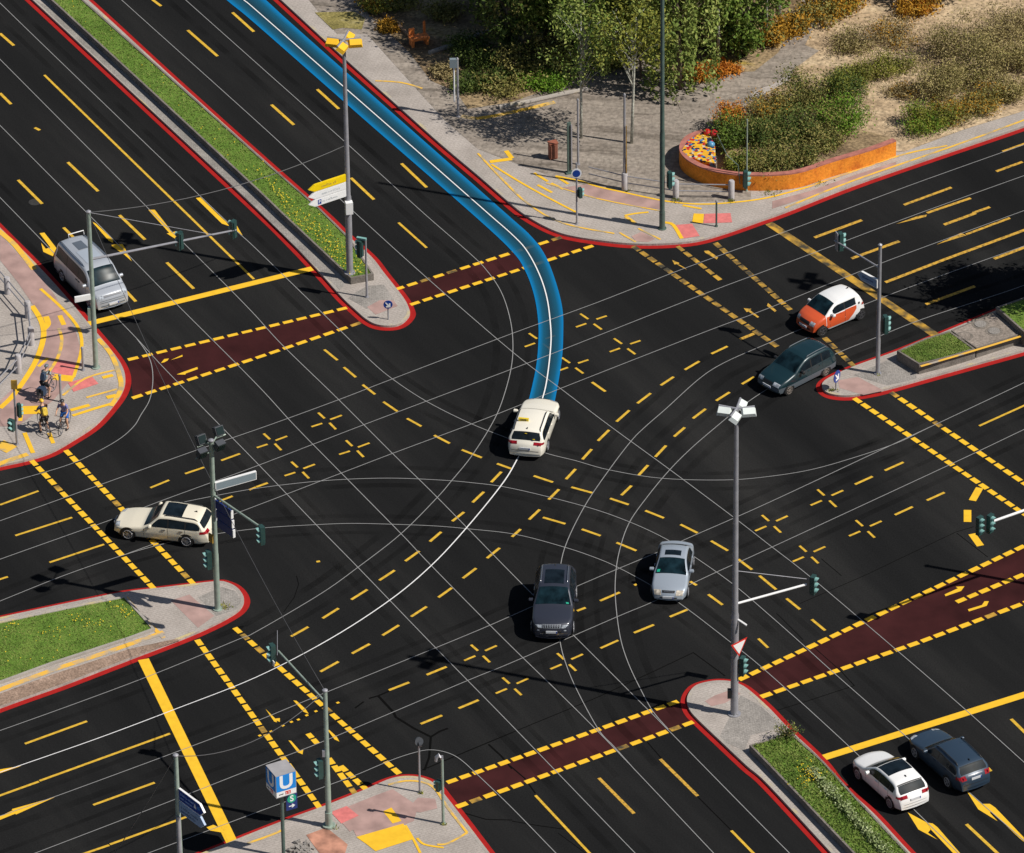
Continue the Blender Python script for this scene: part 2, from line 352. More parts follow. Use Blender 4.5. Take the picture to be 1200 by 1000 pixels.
def dashed(mb, a, b, on=.52, pitch=.66, wd=.28, z=.012, skip=()):
    A = G(a); B = G(b); L = (B-A).length; d = (B-A)/L; n = int(round(L/pitch))
    for k in range(n):
        if k in skip: continue
        s0 = A+d*(k*L/n); (xf if random.random() < .05 else mb).ribbon([s0, s0+d*on*(L/n/pitch)], wd*random.uniform(.93, 1.06), z)
xw = MB(); xf = MB()
dashed(xw, (37, 540), (182, 692)); dashed(xw, (77, 528), (229, 687)); dashed(xw, (231, 750), (376, 949)); dashed(xw, (275, 736), (470, 909))
dashed(xw, (385, 889), (418, 933)); dashed(xw, (399, 898), (433, 929)); dashed(xw, (361, 860), (373, 873))
dashed(xf, (742, 289), (913, 408)); dashed(xf, (838, 285), (928, 365)); dashed(xf, (794, 289), (846, 330), wd=.24); dashed(xf, (966, 396), (1003, 432))
dashed(xw, (1001, 467), (1230, 623)); dashed(xw, (1044, 460), (1230, 587))
D = dict(on=.53, pitch=.74, wd=.24)
dashed(xw, (150, 422), (300, 386.5), **D); dashed(xw, (300, 386.5), (411, 360), **D); dashed(xw, (155, 467), (300, 420), **D); dashed(xw, (300, 420), (427, 377), **D)
dashed(xw, (462, 340), (662, 277), **D); dashed(xw, (481, 357.5), (699, 287), **D)
D = dict(on=.55, pitch=.72, wd=.29)
dashed(xw, (524, 917.5), (600, 891), **D); dashed(xw, (600, 891), (798, 821), **D); dashed(xw, (535, 946), (600, 923), **D); dashed(xw, (600, 923), (816, 845), **D)
dashed(xw, (866, 797), (960, 753.5), **D); dashed(xw, (960, 753.5), (1230, 626), **D); dashed(xw, (892, 817), (1080, 752), **D); dashed(xw, (1080, 752), (1230, 696), **D); dashed(xw, (1121, 706), (1230, 661), **D)
for a in ((1148, 572, 1139.5, 587), (1133.8, 598, 1133.8, 612), (1139, 626, 1149, 640)): seg(xw, a[:2], a[2:], .36)
flatup(xw, 'crossing_dash', YEL, 'bold yellow dashes edging the pedestrian and cycle crossings', 'crossing marking')
flatup(xf, 'crossing_dash', YELW, 'worn yellow dashes of the far crossing at the upper right', 'crossing marking')
st = MB(); sw = MB()
seg(st, (104, 379.5), (366, 315), .42); seg(st, (966, 888), (1320, 777), .44); seg(st, (168, 773), (275, 994), .52)
seg(sw, (901, 262), (1099, 395), .46)
flatup(st, 'stop_line', YEL, 'broad yellow stop lines', 'stop line'); flatup(sw, 'stop_line', YELW, 'broad worn yellow stop line behind the small orange car', 'stop line')
ar = MB(); aw = MB()
def P(mb, i, j, *z): mb.flat(GL(q(i, j, *z)), .014)
P(ar, 0, 1, 185, 95, 208, 92, 275, 178, 268, 203); P(ar, 0, 1, 193, 140, 215, 168, 240, 160, 258, 178, 248, 203, 203, 182)
P(ar, 0, 1, 430, 40, 450, 50, 530, 125, 530, 140, 510, 130); P(ar, 0, 1, 522, 150, 545, 146, 575, 146, 617, 226, 582, 195, 530, 160)
P(ar, 0, 1, 695, -15, 725, -15, 806, 88, 795, 95); P(ar, 0, 1, 782, 96, 826, 86, 832, 128)
P(ar, 0, 1, 918, -70, 940, -73, 1020, 5, 1060, 42, 1075, 62, 1040, 50); P(ar, 0, 1, 1105, 50, 1112, 85, 1137, 106)
P(ar, 3, 3, 655, 810, 745, 858, 762, 890, 750, 905, 795, 938, 705, 890); P(ar, 3, 3, 745, 858, 772, 862, 795, 880, 930, 1035, 900, 1035, 765, 892)
P(ar, 3, 3, 928, 705, 1000, 770, 1045, 806, 1040, 812, 1076, 851, 985, 795); P(ar, 3, 3, 1000, 770, 1040, 770, 1065, 787, 1200, 928, 1200, 948, 1180, 932, 1048, 808)
P(ar, 0, 3, 258, 738, 55, 795, 75, 820); P(ar, 0, 3, 60, 800, 72, 816, -20, 853, -20, 838); P(ar, 0, 3, 100, 592, -40, 615, -40, 640)
P(ar, 0, 3, 1000, 868, 1055, 893, 1045, 905, 985, 895, 968, 880); P(ar, 0, 3, 1030, 862, 1062, 880, 1130, 985, 1085, 985)
for i, j, a in ((1, 3, (45, 325, 95, 375, 98, 388, 85, 384)), (1, 3, (175, 285, 190, 287, 232, 325, 247, 348, 222, 338)), (1, 3, (333, 420, 345, 425, 378, 455, 391, 478, 368, 468)),
                (1, 3, (152, 472, 165, 475, 205, 520, 222, 515, 218, 538, 195, 528)), (0, 1, (828, 757, 868, 742, 925, 722, 928, 732, 872, 752, 868, 758)), (0, 1, (755, 703, 770, 685, 792, 682, 785, 692, 770, 700)),
                (3, 2, (828, 788, 890, 760, 880, 752, 921, 750, 905, 772, 832, 797)), (3, 2, (937, 858, 1003, 838, 1015, 820, 1035, 820, 1025, 842, 1005, 848, 942, 868)),
                (1, 3, (78, 372, 112, 368, 112, 386)), (0, 1, (800, 690, 855, 665, 856, 673))):
    P(ar, i, j, *a)
for i, j, a in ((2, 1, (812, 258, 818, 265, 770, 240, 762, 242, 750, 220, 785, 235, 780, 240)), (2, 1, (960, 218, 966, 208, 920, 176, 900, 178, 905, 186)), (2, 1, (1152, 492, 1158, 487, 1115, 455, 1122, 450, 1086, 446, 1100, 465, 1108, 462)),
                (3, 1, (790, 148, 905, 93, 930, 105)), (3, 1, (925, 97, 1130, 20, 1138, 27, 932, 104)), (3, 1, (600, 52, 700, 15, 745, 8, 740, 18)), (3, 1, (0, 422, 40, 458, 32, 464, -5, 435))):
    P(aw, i, j, *a)
for a in ((12, 452), (65, 433), (120, 405), (160, 388), (193, 377), (232, 357), (275, 338), (378, 298)):
    p = q(1, 3, *a)[0]; seg(ar, p, (p[0]+3, p[1]-1.2), .13)
flatup(ar, 'lane_arrow', YEL, 'yellow turn arrows on the lanes', 'lane arrow'); flatup(aw, 'lane_arrow', YELT, 'faded yellow arrows in the lanes and crossings at the upper right', 'lane arrow')
# ---------------------------------------------------------------- thin white guide lines and the blue lane
WL = [
 [(-60, -58), (0, 4), (253, 248), (300, 292), (400, 389), (432, 421), (459, 444), (500, 471), (552, 497), (600, 516), (638, 531), (675, 540.5), (713, 551), (775, 561), (850, 563), (900, 559), (950, 551), (1000, 537), (1050, 520), (1092, 500), (1200, 449), (1300, 400)],
 [(-60, 10), (0, 70), (175, 246), (217, 287), (272, 342), (300, 371), (332, 406), (397, 469), (460, 532), (514, 585), (600, 673), (675, 748), (745, 818), (785, 858), (900, 975), (960, 1035)],
 [(-60, 88), (0, 147.5), (100, 248), (152, 301), (200, 350), (297, 447), (346, 500), (401, 556), (470, 626), (506, 664), (591, 750), (702, 859), (836, 1000), (870, 1035)],
 [(-60, 172), (0, 232), (70, 304), (127, 363), (160, 397), (200, 440), (300, 542), (370, 615), (420, 666), (501, 750), (547, 797), (600, 851), (744, 1000), (780, 1036)],
 [(160, 397), (172, 414), (178, 430), (179, 450), (175, 470), (165, 487), (157, 500), (140, 515), (110, 532), (75, 547), (0, 569), (-80, 594)],
 [(100, -39), (142, 0), (300, 142), (355, 193), (415, 249), (500, 326), (600, 412.5), (657, 456), (715, 500), (785, 551), (860, 607), (900, 638), (950, 677), (1035, 749), (1130, 831), (1230, 921)],
 [(170, -43), (217, 0), (300, 74), (410, 172), (496, 250), (550, 297), (570, 317), (587, 342), (597, 371), (601, 400), (599, 432), (588, 472), (575, 500), (552, 536), (530, 563), (512, 584), (470, 626), (420, 665), (375, 697), (300, 741), (279, 750), (182, 790), (75, 830), (-60, 878)],
 [(-60, 633), (0, 611), (125, 566), (225, 530), (312, 500), (397, 469), (459, 445), (600, 391.5), (700, 355), (797, 317), (900, 279.5), (980, 250), (1085, 211), (1260, 149)],
 [(-60, 678), (0, 656), (132, 609), (185, 589), (245, 567), (300, 547), (422, 500), (499, 471), (600, 433), (660, 410), (820, 347), (900, 317), (980, 287), (1080, 249.5), (1260, 185)],
 [(-60, 729), (0, 705), (75, 675), (145, 651), (200, 636), (255, 626), (312, 619), (370, 615.5), (412, 614), (460, 615), (510, 617), (550, 620.5), (605, 627), (662, 642), (700, 655), (725, 666), (762, 686), (797, 708), (852, 750), (900, 789), (1000, 880), (1085, 963), (1130, 1007)],
 [(145, 651), (280, 601), (400, 555), (460, 532), (546, 500), (600, 479), (659, 455), (825, 390), (900, 362), (1007, 319), (1097, 285), (1270, 222)],
 [(132, 609), (185, 595), (215, 589), (250, 582), (300, 573), (362, 565.5), (412, 562), (462, 561), (512, 563), (550, 566), (600, 573), (685, 594), (737, 612), (780, 632), (815, 654), (860, 686), (900, 720), (934, 750), (977, 789), (1052, 855), (1132, 926), (1230, 1012)],
 [(1270, 265), (1200, 289), (1080, 332), (1014, 357), (937, 387), (900, 403), (850, 425), (820, 444), (780, 480), (757, 500), (740, 517), (714, 551), (685, 594), (662, 642), (655, 680), (653, 715), (656, 750), (662, 775), (675, 807), (701, 855), (720, 876), (745, 904)],
 [(1270, 308), (1200, 335), (1150, 352), (1080, 375), (1027, 396), (987, 412), (940, 434), (897, 458), (865, 480), (839, 501), (810, 526), (785, 551), (760, 581), (737, 614), (725, 650), (721, 682), (722, 712), (727, 748), (736, 777), (750, 807), (765, 834), (783, 855)],
 [(1092, 500), (1045, 522), (900, 590), (807, 631), (770, 648), (680, 686), (600, 722), (537, 749), (375, 815), (300, 846), (225, 875), (65, 934), (-60, 978)],
 [(1290, 462), (1200, 504), (1120, 542), (900, 644), (840, 671), (765, 706), (722, 724), (600, 777), (546, 799), (385, 867), (300, 900), (160, 955), (-10, 1020)],
 [(130, 1017), (175, 1000), (300, 953), (346, 936), (382, 922), (417, 909), (460, 891), (490, 881.5), (507, 879.5), (525, 883), (540, 891), (560, 909), (600, 947.5), (651, 1000), (690, 1040)],
]
wl = MB()
for k, L in enumerate(WL): wl.ribbon(GL(smooth_line(L, 6)), .038, .018+.0006*k)
flatup(wl, 'guide_line', WLINE, 'hair thin white guide lines curving across the crossing', 'guide line')
wb = MB()
WBL = GL(smooth_line([(250, -31), (285, 0), (300, 12.5), (400, 100), (480, 170), (571, 250), (600, 275.5), (617, 294), (632, 322), (641, 350), (645, 380), (645.5, 405), (641, 445), (635, 470), (622, 505), (605, 541), (587, 570), (547, 619), (506, 663), (457, 704), (386, 750), (300, 794.5), (205, 832), (112, 867), (0, 906), (-60, 927)], 6))
kb = len(WBL)*17//26; kc = len(WBL)*21//26
wb.ribbon(WBL[:kb+1], .058, .034); wb.ribbon(WBL[kb:kc+1], .055, .034); wb.ribbon(WBL[kc:], .044, .034)
flatup(wb, 'guide_line', WBOLD, 'bold white guide line running under the taxi in the middle', 'guide line')
bl = MB()
Lp = smooth_line([(210, -49), (265, 0), (300, 29), (425, 139), (552, 250), (600, 295), (616, 319), (626, 347), (630.5, 375), (631, 400), (628, 432), (619, 472), (611, 498)], 6)
Rp = smooth_line([(256, -49), (311, 0), (346, 32), (470, 142), (591, 249), (622, 277), (639, 300), (651, 330), (659, 362), (660, 392), (658, 425), (650, 471), (643, 498)], 6)
NU = 12; vs = []
for a, b in zip(Lp, Rp):
    A = G(a); B = G(b)
    vs += [(*(A.lerp(B, i/NU)).xy, .022+.0) for i in range(NU+1)]
n1 = NU+1
bl.add(vs, [(k*n1+i, k*n1+i+1, (k+1)*n1+i+1, (k+1)*n1+i) for k in range(len(Lp)-1) for i in range(NU)])
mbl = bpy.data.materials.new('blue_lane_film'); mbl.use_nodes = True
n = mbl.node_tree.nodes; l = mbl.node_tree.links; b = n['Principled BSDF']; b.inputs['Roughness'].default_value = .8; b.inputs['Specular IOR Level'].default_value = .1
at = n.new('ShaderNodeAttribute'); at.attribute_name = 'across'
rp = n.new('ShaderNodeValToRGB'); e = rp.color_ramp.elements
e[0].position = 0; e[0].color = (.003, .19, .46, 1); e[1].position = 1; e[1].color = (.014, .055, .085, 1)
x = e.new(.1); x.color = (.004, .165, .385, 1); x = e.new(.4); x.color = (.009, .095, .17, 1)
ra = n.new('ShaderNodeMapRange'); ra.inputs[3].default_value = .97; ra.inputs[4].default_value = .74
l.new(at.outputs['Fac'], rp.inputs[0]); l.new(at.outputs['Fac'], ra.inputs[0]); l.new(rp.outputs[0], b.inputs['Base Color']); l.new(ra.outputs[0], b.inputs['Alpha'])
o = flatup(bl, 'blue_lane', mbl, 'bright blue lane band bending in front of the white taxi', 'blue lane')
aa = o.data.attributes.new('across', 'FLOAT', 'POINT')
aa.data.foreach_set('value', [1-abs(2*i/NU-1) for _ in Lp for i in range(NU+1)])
# faint tyre tracks along the turning paths
TRK = bpy.data.materials.new('tyre_track'); TRK.use_nodes = True; tb = TRK.node_tree.nodes['Principled BSDF']; tb.inputs['Base Color'].default_value = (.002, .002, .002, 1); tb.inputs['Roughness'].default_value = 1; tb.inputs['Specular IOR Level'].default_value = 0
tn = TRK.node_tree.nodes.new('ShaderNodeTexNoise'); tn.inputs['Scale'].default_value = .5; tm = TRK.node_tree.nodes.new('ShaderNodeMapRange'); tm.inputs[1].default_value = .35; tm.inputs[2].default_value = .7; tm.inputs[3].default_value = .02; tm.inputs[4].default_value = .2
tt = TRK.node_tree.nodes.new('ShaderNodeTexCoord'); TRK.node_tree.links.new(tt.outputs['Object'], tn.inputs['Vector']); TRK.node_tree.links.new(tn.outputs['Fac'], tm.inputs[0]); TRK.node_tree.links.new(tm.outputs[0], tb.inputs['Alpha'])
tk = MB()
for k in (0, 3, 6, 9, 11, 12, 13, 14, 15):
    c = [p.xy for p in GL(smooth_line(WL[k], 5))]
    for off in (-.82, .8):
        o_ = random.uniform(-.25, .25); L = []
        for i in range(len(c)):
            d_ = (c[min(i+1, len(c)-1)]-c[max(i-1, 0)]); d_ = d_.normalized() if d_.length else Vector((1, 0)); L.append(c[i]+Vector((-d_.y, d_.x))*(off+o_))
        tk.ribbon(L, random.uniform(.25, .45), .0058)
flatup(tk, 'tyre_track', TRK, 'faint dark tyre tracks along the turning lanes', 'tyre track')
# seams and cracks in the asphalt
ck = MB()
for i, j, wd, a in ((1, 3, .09, (465, 320, 505, 290)), (1, 3, .1, (530, 275, 575, 262, 625, 240)), (1, 3, .12, (575, 265, 645, 340, 655, 362, 740, 415, 820, 455, 860, 430, 900, 415)), (1, 3, .1, (820, 455, 812, 550, 790, 612)),
                    (1, 3, .07, (780, 610, 1200, 435)), (2, 3, .05, (0, 435, 400, 270, 660, 150, 850, 60, 1000, 170)), (1, 3, .09, (1090, 490, 1150, 545, 1200, 605)), (2, 3, .07, (-10, 590, 60, 650, 110, 720)), (2, 3, .05, (635, 480, 700, 555)),
                    (2, 3, .05, (870, 735, 1030, 895)), (2, 3, .05, (0, 850, 130, 872, 245, 888)), (1, 3, .06, (975, 812, 1080, 842, 1200, 845)), (3, 2, .035, (150, 830, 450, 700, 880, 495, 965, 470)), (3, 2, .035, (885, 500, 1030, 612)), (3, 2, .035, (250, 620, 345, 700)),
                    (3, 2, .03, (40, 875, 165, 1000)), (0, 3, .03, (725, 262, 768, 245)), (0, 3, .03, (805, 435, 852, 418)), (0, 3, .03, (890, 608, 942, 592)), (0, 3, .03, (978, 790, 1025, 775)), (2, 3, .03, (215, 905, 400, 1040)), (1, 2, .035, (130, 870, 180, 800, 200, 740, 190, 700)),
                    (3, 3, .04, (45, 330, 200, 282, 405, 215, 345, 150, 215, 35)), (2, 0, .02, (0, 0, 1, 1))):
    ck.ribbon(GL(q(i, j, *a)), wd, .006)
flatup(ck, 'road_crack', CRACK, 'black sealed cracks and seams in the asphalt', 'road crack')
IRON = mat('iron_cover', (.035, .033, .03), .6, (9, .3))
for p, lb in (((41, 237), 'round iron manhole cover in the lane left of the silver van'),):
    mh = MB(); mh.disc((*G(p).xy, .0), (0, 0, 1), .33, 24, .014)
    tag(mh.build('manhole_cover', IRON), lb, 'manhole cover')
# ---------------------------------------------------------------- raised beds
def inside(p, poly):
    c = False; n = len(poly)
    for i in range(n):
        a = poly[i]; b = poly[(i+1) % n]
        if (a.y > p[1]) != (b.y > p[1]) and p[0] < (b.x-a.x)*(p[1]-a.y)/(b.y-a.y)+a.x: c = not c
    return c
def scatter(poly, n):
    x0, x1 = min(p.x for p in poly), max(p.x for p in poly); y0, y1 = min(p.y for p in poly), max(p.y for p in poly); out = []
    while len(out) < n:
        p = (random.uniform(x0, x1), random.uniform(y0, y1))
        if inside(p, poly): out.append(p)
    return out
BLADE = mat('grass_blades', (.13, .225, .04), .8, (.9, .4), col2=(.24, .29, .075), spec=.1)
e = [x for x in BLADE.node_tree.nodes if x.type == 'VALTORGB'][0].color_ramp; x = e.elements.new(.82); x.color = (.34, .31, .13, 1)
FLOW = mat('yellow_blossom', (.75, .55, .02), .7); FLOWW = mat('pale_blossom', (.42, .48, .25), .7, (3, .4)); STEMG = mat('leafy_green', (.06, .13, .02), .8, (3, .4))
def grass(poly, z, n, label, h=(.06, .16)):
    mb = MB()
    for x, y in scatter(poly, n):
        a = random.uniform(0, 2*pi); hh = random.uniform(*h)*.6; wd = random.uniform(.02, .045); k = random.uniform(-.13, .13), random.uniform(-.13, .13)
        mb.add([(x-wd*cos(a), y-wd*sin(a), z-.01), (x+wd*cos(a), y+wd*sin(a), z-.01), (x+k[0], y+k[1], z+hh)], [(0, 1, 2)])
    tag(mb.build('grass', BLADE, recalc=False), label, 'grass', None, 'stuff')
def flowers(pts, z, label, m=FLOW, sz=(.02, .042), name='flowers'):
    mb = MB()
    for x, y in pts:
        r = random.uniform(*sz); hz = z+random.uniform(.08, .18)
        mb.tube([(x, y, hz), (x, y, hz+r*.6)], [r, r*.55], 6)
    tag(mb.build(name, m), label, 'flowers', None, 'stuff')
def inset(poly, d):
    n = len(poly); out = []
    area = sum(poly[i].x*poly[(i+1) % n].y-poly[(i+1) % n].x*poly[i].y for i in range(n)); s = 1 if area > 0 else -1
    for i in range(n):
        a = (poly[i]-poly[i-1]).xy.normalized(); b = (poly[(i+1) % n]-poly[i]).xy.normalized()
        na = Vector((-a.y, a.x))*s; nb = Vector((-b.y, b.x))*s; m_ = (na+nb).normalized(); k = d/max(.35, m_.dot(na))
        out.append(Vector((poly[i].x+m_.x*k, poly[i].y+m_.y*k, poly[i].z)))
    return out
def bed(px, z, label, wallm=WALLC, soil=LAWN, rim=.1, z0=KH, sink=.04):
    poly = GL(px, z); c = poly[len(poly)//2]
    t = thing('raised_bed', (c.x, c.y, z0), label, 'raised bed')
    inn = inset(poly, rim); n = len(poly); mb = MB()
    mb.add([(p.x, p.y, z0) for p in poly]+[(p.x, p.y, z) for p in poly]+[(p.x, p.y, z) for p in inn]+[(p.x, p.y, z-sink-.02) for p in inn],
           [(i+k*n, (i+1) % n+k*n, n*(k+1)+(i+1) % n, n*(k+1)+i) for k in range(3) for i in range(n)])
    mb.build('wall', wallm, t); mb = MB(); mb.flat(inn, z-sink); so_ = mb.build('soil', soil, t)
    return t, inn
t, inn = bed([(-110, -155), (60, 0), (180, 110), (302, 223), (330, 250), (411, 326), (438, 321), (409, 278), (376, 245), (306, 184.5), (98, 0), (-54, -140)], .5, 'long raised grass bed on the upper left island, its shaded wall facing the lanes')
near = [p for p in inn]
grass(inn, .46, 9000, 'green grass in the raised bed of the upper left island')
cA = GL([(320, 225), (300, 200), (398, 283), (436, 320), (410, 324), (340, 260)], .46)
flowers(scatter(cA, 240)+scatter(inn, 60), .46, 'yellow dandelions in the raised bed of the upper left island')
t, inn = bed([(878, 873), (905, 865), (925, 856.5), (965, 892), (1004, 935), (1066, 1001), (1130, 1072), (1065, 1068), (1000, 1000), (940, 937)], .5, 'raised grass bed with a row of pale flowers on the lower right island')
grass(inn, .46, 9000, 'long green grass in the raised bed at the lower right', (.08, .26))
fl = [G((950+k*.92+random.gauss(0, 4), 905+k+random.gauss(0, 4)), .46).xy for k in np.linspace(0, 110, 90)]
flowers(fl, .56, 'row of pale daffodils along the lower right grass bed', FLOWW, (.025, .05))
flowers([G((948+random.gauss(0, 9), 908+random.gauss(0, 8)), .46).xy for _ in range(70)], .5, 'yellow flowers at the head of the pale flower row', FLOW)
# left island lawn, flat behind a low kerb
t, inn = bed([(-120, 754), (0, 728), (100, 707), (147, 698), (167, 720), (182, 737), (152, 748), (118, 759), (60, 778), (0, 800), (-120, 842)], .24, 'flat lawn bed with low edging stones on the left island', KERB, LAWN, .14)
lawnw = inn
grass(inn, .2, 9000, 'short lawn grass on the left island', (.05, .11))
flowers(scatter(inn, 40)+[p for c in ((12, 735), (90, 727), (65, 742), (110, 735), (152, 720), (138, 712)) for p in [G((c[0]+random.gauss(0, 6), c[1]+random.gauss(0, 3)), .2).xy for _ in range(12)]], .2, 'yellow dandelions in the lawn of the left island')
mb = MB(); mb.ribbon(GL([(192, 741), (150, 756), (118, 767), (60, 786), (0, 808.5), (-100, 844)], KH), .3, KH+.012); mb.ribbon(GL([(147, 700), (165, 722), (184, 740), (192, 748)], KH), .2, KH+.012)
flatup(mb, 'edging_stone', YELK, 'worn yellow edging stones along the lawn of the left island', 'edging stone')
mb = MB(); mb.flat(GL([(205, 749), (150, 761), (118, 772), (60, 791), (0, 813), (-100, 849), (-100, 866), (0, 828), (75, 801), (150, 772), (212, 750)], KH), KH+.005)
flatup(mb, 'brick_strip', BRICKS, 'strip of small bricks between lawn and kerb on the left island', 'brick strip')
mb = MB(); mb.flat(GL([(200, 704), (222, 697), (251, 722), (232, 736)], KH), KH+.005); mb.flat(GL([(520/4+300, 360), (445, 352), (461, 352), (466, 359), (440, 369)], KH), KH+.005)
mb.flat(GL([(826, 822), (838, 815), (858, 808), (868, 813), (850, 824), (834, 828)], KH), KH+.005); mb.flat(GL([(982, 446), (1005, 442), (1036, 458), (1012, 463), (984, 455)], KH), KH+.005)
flatup(mb, 'pink_path', PALEPINK, 'pale pink crossing paths over the traffic islands', 'path')
mb = MB(); mb.flat(GL([(260, 688), (276, 693), (283, 704), (276, 715), (254, 722), (232, 700)], KH), KH+.0045); mb.flat(GL([(418, 342), (432, 335), (450, 334), (462, 352), (430, 362), (408, 350)], KH), KH+.0035)
mb.flat(GL([(1000, 440), (1050, 418), (1074, 432), (1074, 444), (1040, 452)], KH), KH+.0035); mb.flat(GL([(842, 866), (868, 815), (892, 828), (918, 852), (880, 862), (872, 880)], KH), KH+.0035)
mb.flat(GL([(41, 0), (66, 14), (300, 233), (326, 258), (405, 334), (398, 340), (300, 244), (170, 121)], KH), KH+.006)
flatup(mb, 'sett_paving', GRAV, 'grey small setts on the traffic islands', 'paving')
# right island: two walled lawns with a gravel court between
t, inn = bed([(1051, 411), (1084, 396.5), (1113, 387.5), (1143, 409), (1110, 419), (1077, 427)], .7, 'walled bed of short grass nearest the tip of the right island')
grass(inn, .66, 3600, 'short grass in the walled bed at the tip of the right island', (.05, .12))
t, inn = bed([(1114.5, 387), (1165, 366.5), (1199, 390.5), (1144.5, 408.3)], .68, 'walled gravel court with round iron lids on the right island', WALLC, GRAVC, .06)
for k, (p, lb) in enumerate((((1149, 380), 'pale round concrete lid in the gravel court of the right island'), ((1165, 388), 'dark round iron lid in the gravel court of the right island'), ((1130, 394), 'worn round lid half covered by weeds in the gravel court'))):
    c = G(p, .65); mb = MB(); mb.disc((c.x, c.y, .655), (0, 0, 1), .3, 24, .03); o = mb.build('round_lid', (GRAV, GRAV, GRAVC)[k]); tag(o, lb, 'lid')
    mb = MB(); mb.ribbon([(c.x+.38*cos(a), c.y+.38*sin(a)) for a in np.linspace(0, 2*pi, 25)], .12, .648); mb.build('ring', RINGM, o)
ORG['round_lid'] = Vector()
t, inn = bed([(1167, 360), (1210, 345), (1420, 255), (1420, 330), (1202, 391)], .95, 'higher walled lawn at the right edge of the right island')
grass(inn, .91, 3200, 'short grass in the higher walled lawn of the right island', (.05, .12))
mb = MB(); p0 = GL([(1079, 429.5), (1120, 417.5), (1160, 405.5), (1202, 392.5), (1300, 361)], .7)
mb.ribbon(p0, .15, .706); flatup(mb, 'coping_stone', YELK, 'worn yellow coping stones along the front wall of the right island', 'coping')
# ---------------------------------------------------------------- pavement surfaces and paint
pk = MB(); pp = MB(); pth = MB(); oy = MB()
Zp = KH+.009
pp.flat(GL([(0, 275), (40, 318), (62, 343), (80, 372), (90, 392), (95, 412), (88, 440), (62, 470), (20, 500), (0, 500), (0, 470), (32, 440), (48, 415), (51, 388), (44, 365), (20, 330), (0, 305)], KH), Zp)
pk.flat(GL(q(0, 1, 270, 690, 383, 705, 342, 768, 243, 745), KH), Zp+.004); pk.flat(GL(q(0, 1, 318, 795, 430, 765, 462, 800, 345, 838), KH), Zp+.004)
pp.flat(GL(q(1, 3, 540, 755, 640, 700, 760, 780, 740, 850, 660, 880, 470, 920, 450, 880), KH), Zp); pp.flat(GL(q(1, 3, 760, 740, 840, 745, 850, 790, 770, 810, 700, 800), KH), Zp+.001)
pp.flat(GL(q(1, 3, 360, 810, 560, 730, 640, 700, 560, 820, 440, 900), KH), Zp+.0015)
pk.flat(GL(q(1, 3, 350, 808, 425, 780, 482, 825, 400, 862), KH), Zp+.004)
mb = MB(); mb.flat(GL(q(1, 3, 235, 915, 330, 880, 430, 960, 400, 1060, 340, 1060), KH), Zp+.002); flatup(mb, 'orange_paving', ORANGER, 'orange red paving patch beside the near signal mast', 'paving')
oy.flat(GL(q(1, 3, 470, 925, 690, 862, 738, 935, 560, 992, 520, 960), KH), Zp+.006); oy.flat(GL(q(1, 3, 595, 805, 635, 787, 682, 850, 640, 862), KH), Zp+.006)
def line(mb, i, j, wd, *a): mb.ribbon(smooth_line(GL(q(i, j, *a), KH), 4), wd, Zp+.006)
line(oy, 0, 1, .17, 190, 355, 300, 455, 370, 545, 382, 640, 345, 770); line(oy, 0, 1, .28, 150, 435, 195, 510, 203, 590, 160, 710, 70, 845, 0, 915)
line(pth, 0, 1, .17, 275, 540, 290, 600, 265, 690, 200, 780); line(oy, 0, 1, .55, 250, 768, 345, 778); line(pth, 0, 1, .14, 295, 855, 400, 775, 545, 735); line(pth, 0, 1, .14, 405, 865, 550, 825)
line(oy, 0, 1, .25, 330, 925, 420, 900); line(oy, 0, 1, .2, 340, 950, 450, 915, 535, 890); line(oy, 0, 1, .25, 480, 772, 530, 760); line(oy, 0, 1, .3, 500, 865, 545, 855)
line(oy, 0, 1, .75, 95, 925, 210, 922); line(oy, 0, 1, .2, 100, 930, 95, 975); line(oy, 0, 1, .3, 215, 485, 225, 520, 205, 545); line(oy, 0, 1, .25, 280, 480, 300, 525); line(oy, 0, 1, .2, 180, 720, 225, 680)
line(pth, 0, 2, .3, -60, 215, 0, 175, 130, 130); line(oy, 0, 2, .22, 115, 30, 155, 125); line(pth, 0, 2, .9, 0, 110, 50, 80); line(oy, 0, 2, .2, 230, 30, 250, 80)
line(pth, 0, 1, .3, -10, 80, 70, 150, 160, 265); line(pth, 0, 1, .25, 460, 590, 520, 660, 560, 760, 565, 830, 520, 905)
line(pth, 1, 3, .13, 620, 680, 700, 662, 780, 668, 840, 700, 900, 790, 990, 905); line(pth, 1, 3, .13, 990, 905, 900, 955, 850, 960); line(pth, 1, 3, .14, -40, 955, 60, 920, 130, 890); line(oy, 1, 3, .12, 755, 930, 790, 960, 880, 975)
line(oy, 1, 3, .12, 700, 870, 740, 940, 770, 1000)
def pline(mb, wd, pts): mb.ribbon(smooth_line(GL(pts, KH), 4), wd, Zp+.006)
pline(oy, .13, [(651, 206.5), (682, 213), (700, 219), (732, 226), (780, 236), (820, 239.6), (860, 237.5), (900, 232), (947, 219.5)]); pline(pth, .14, [(947, 219.5), (1000, 201), (1060, 181), (1110, 171)]); pline(pth, .14, [(920, 244), (1000, 212), (1110, 174), (1195, 143), (1260, 118)])
pline(oy, .13, [(576, 193), (600, 208), (624, 222), (650, 236), (675, 249)]); pline(pth, .1, [(640, 215), (700, 233), (777, 248)]); pline(oy, .28, [(574, 190), (600, 186.5)]); pline(oy, .25, [(600, 186), (593, 177)])
pline(pth, .12, [(560, 180), (590, 212), (620, 240), (660, 262), (720, 274)]); pline(oy, .16, [(626, 203), (642, 213)]); pline(oy, .15, [(630, 217), (647, 226)]); pline(oy, .15, [(646, 215), (660, 222)])
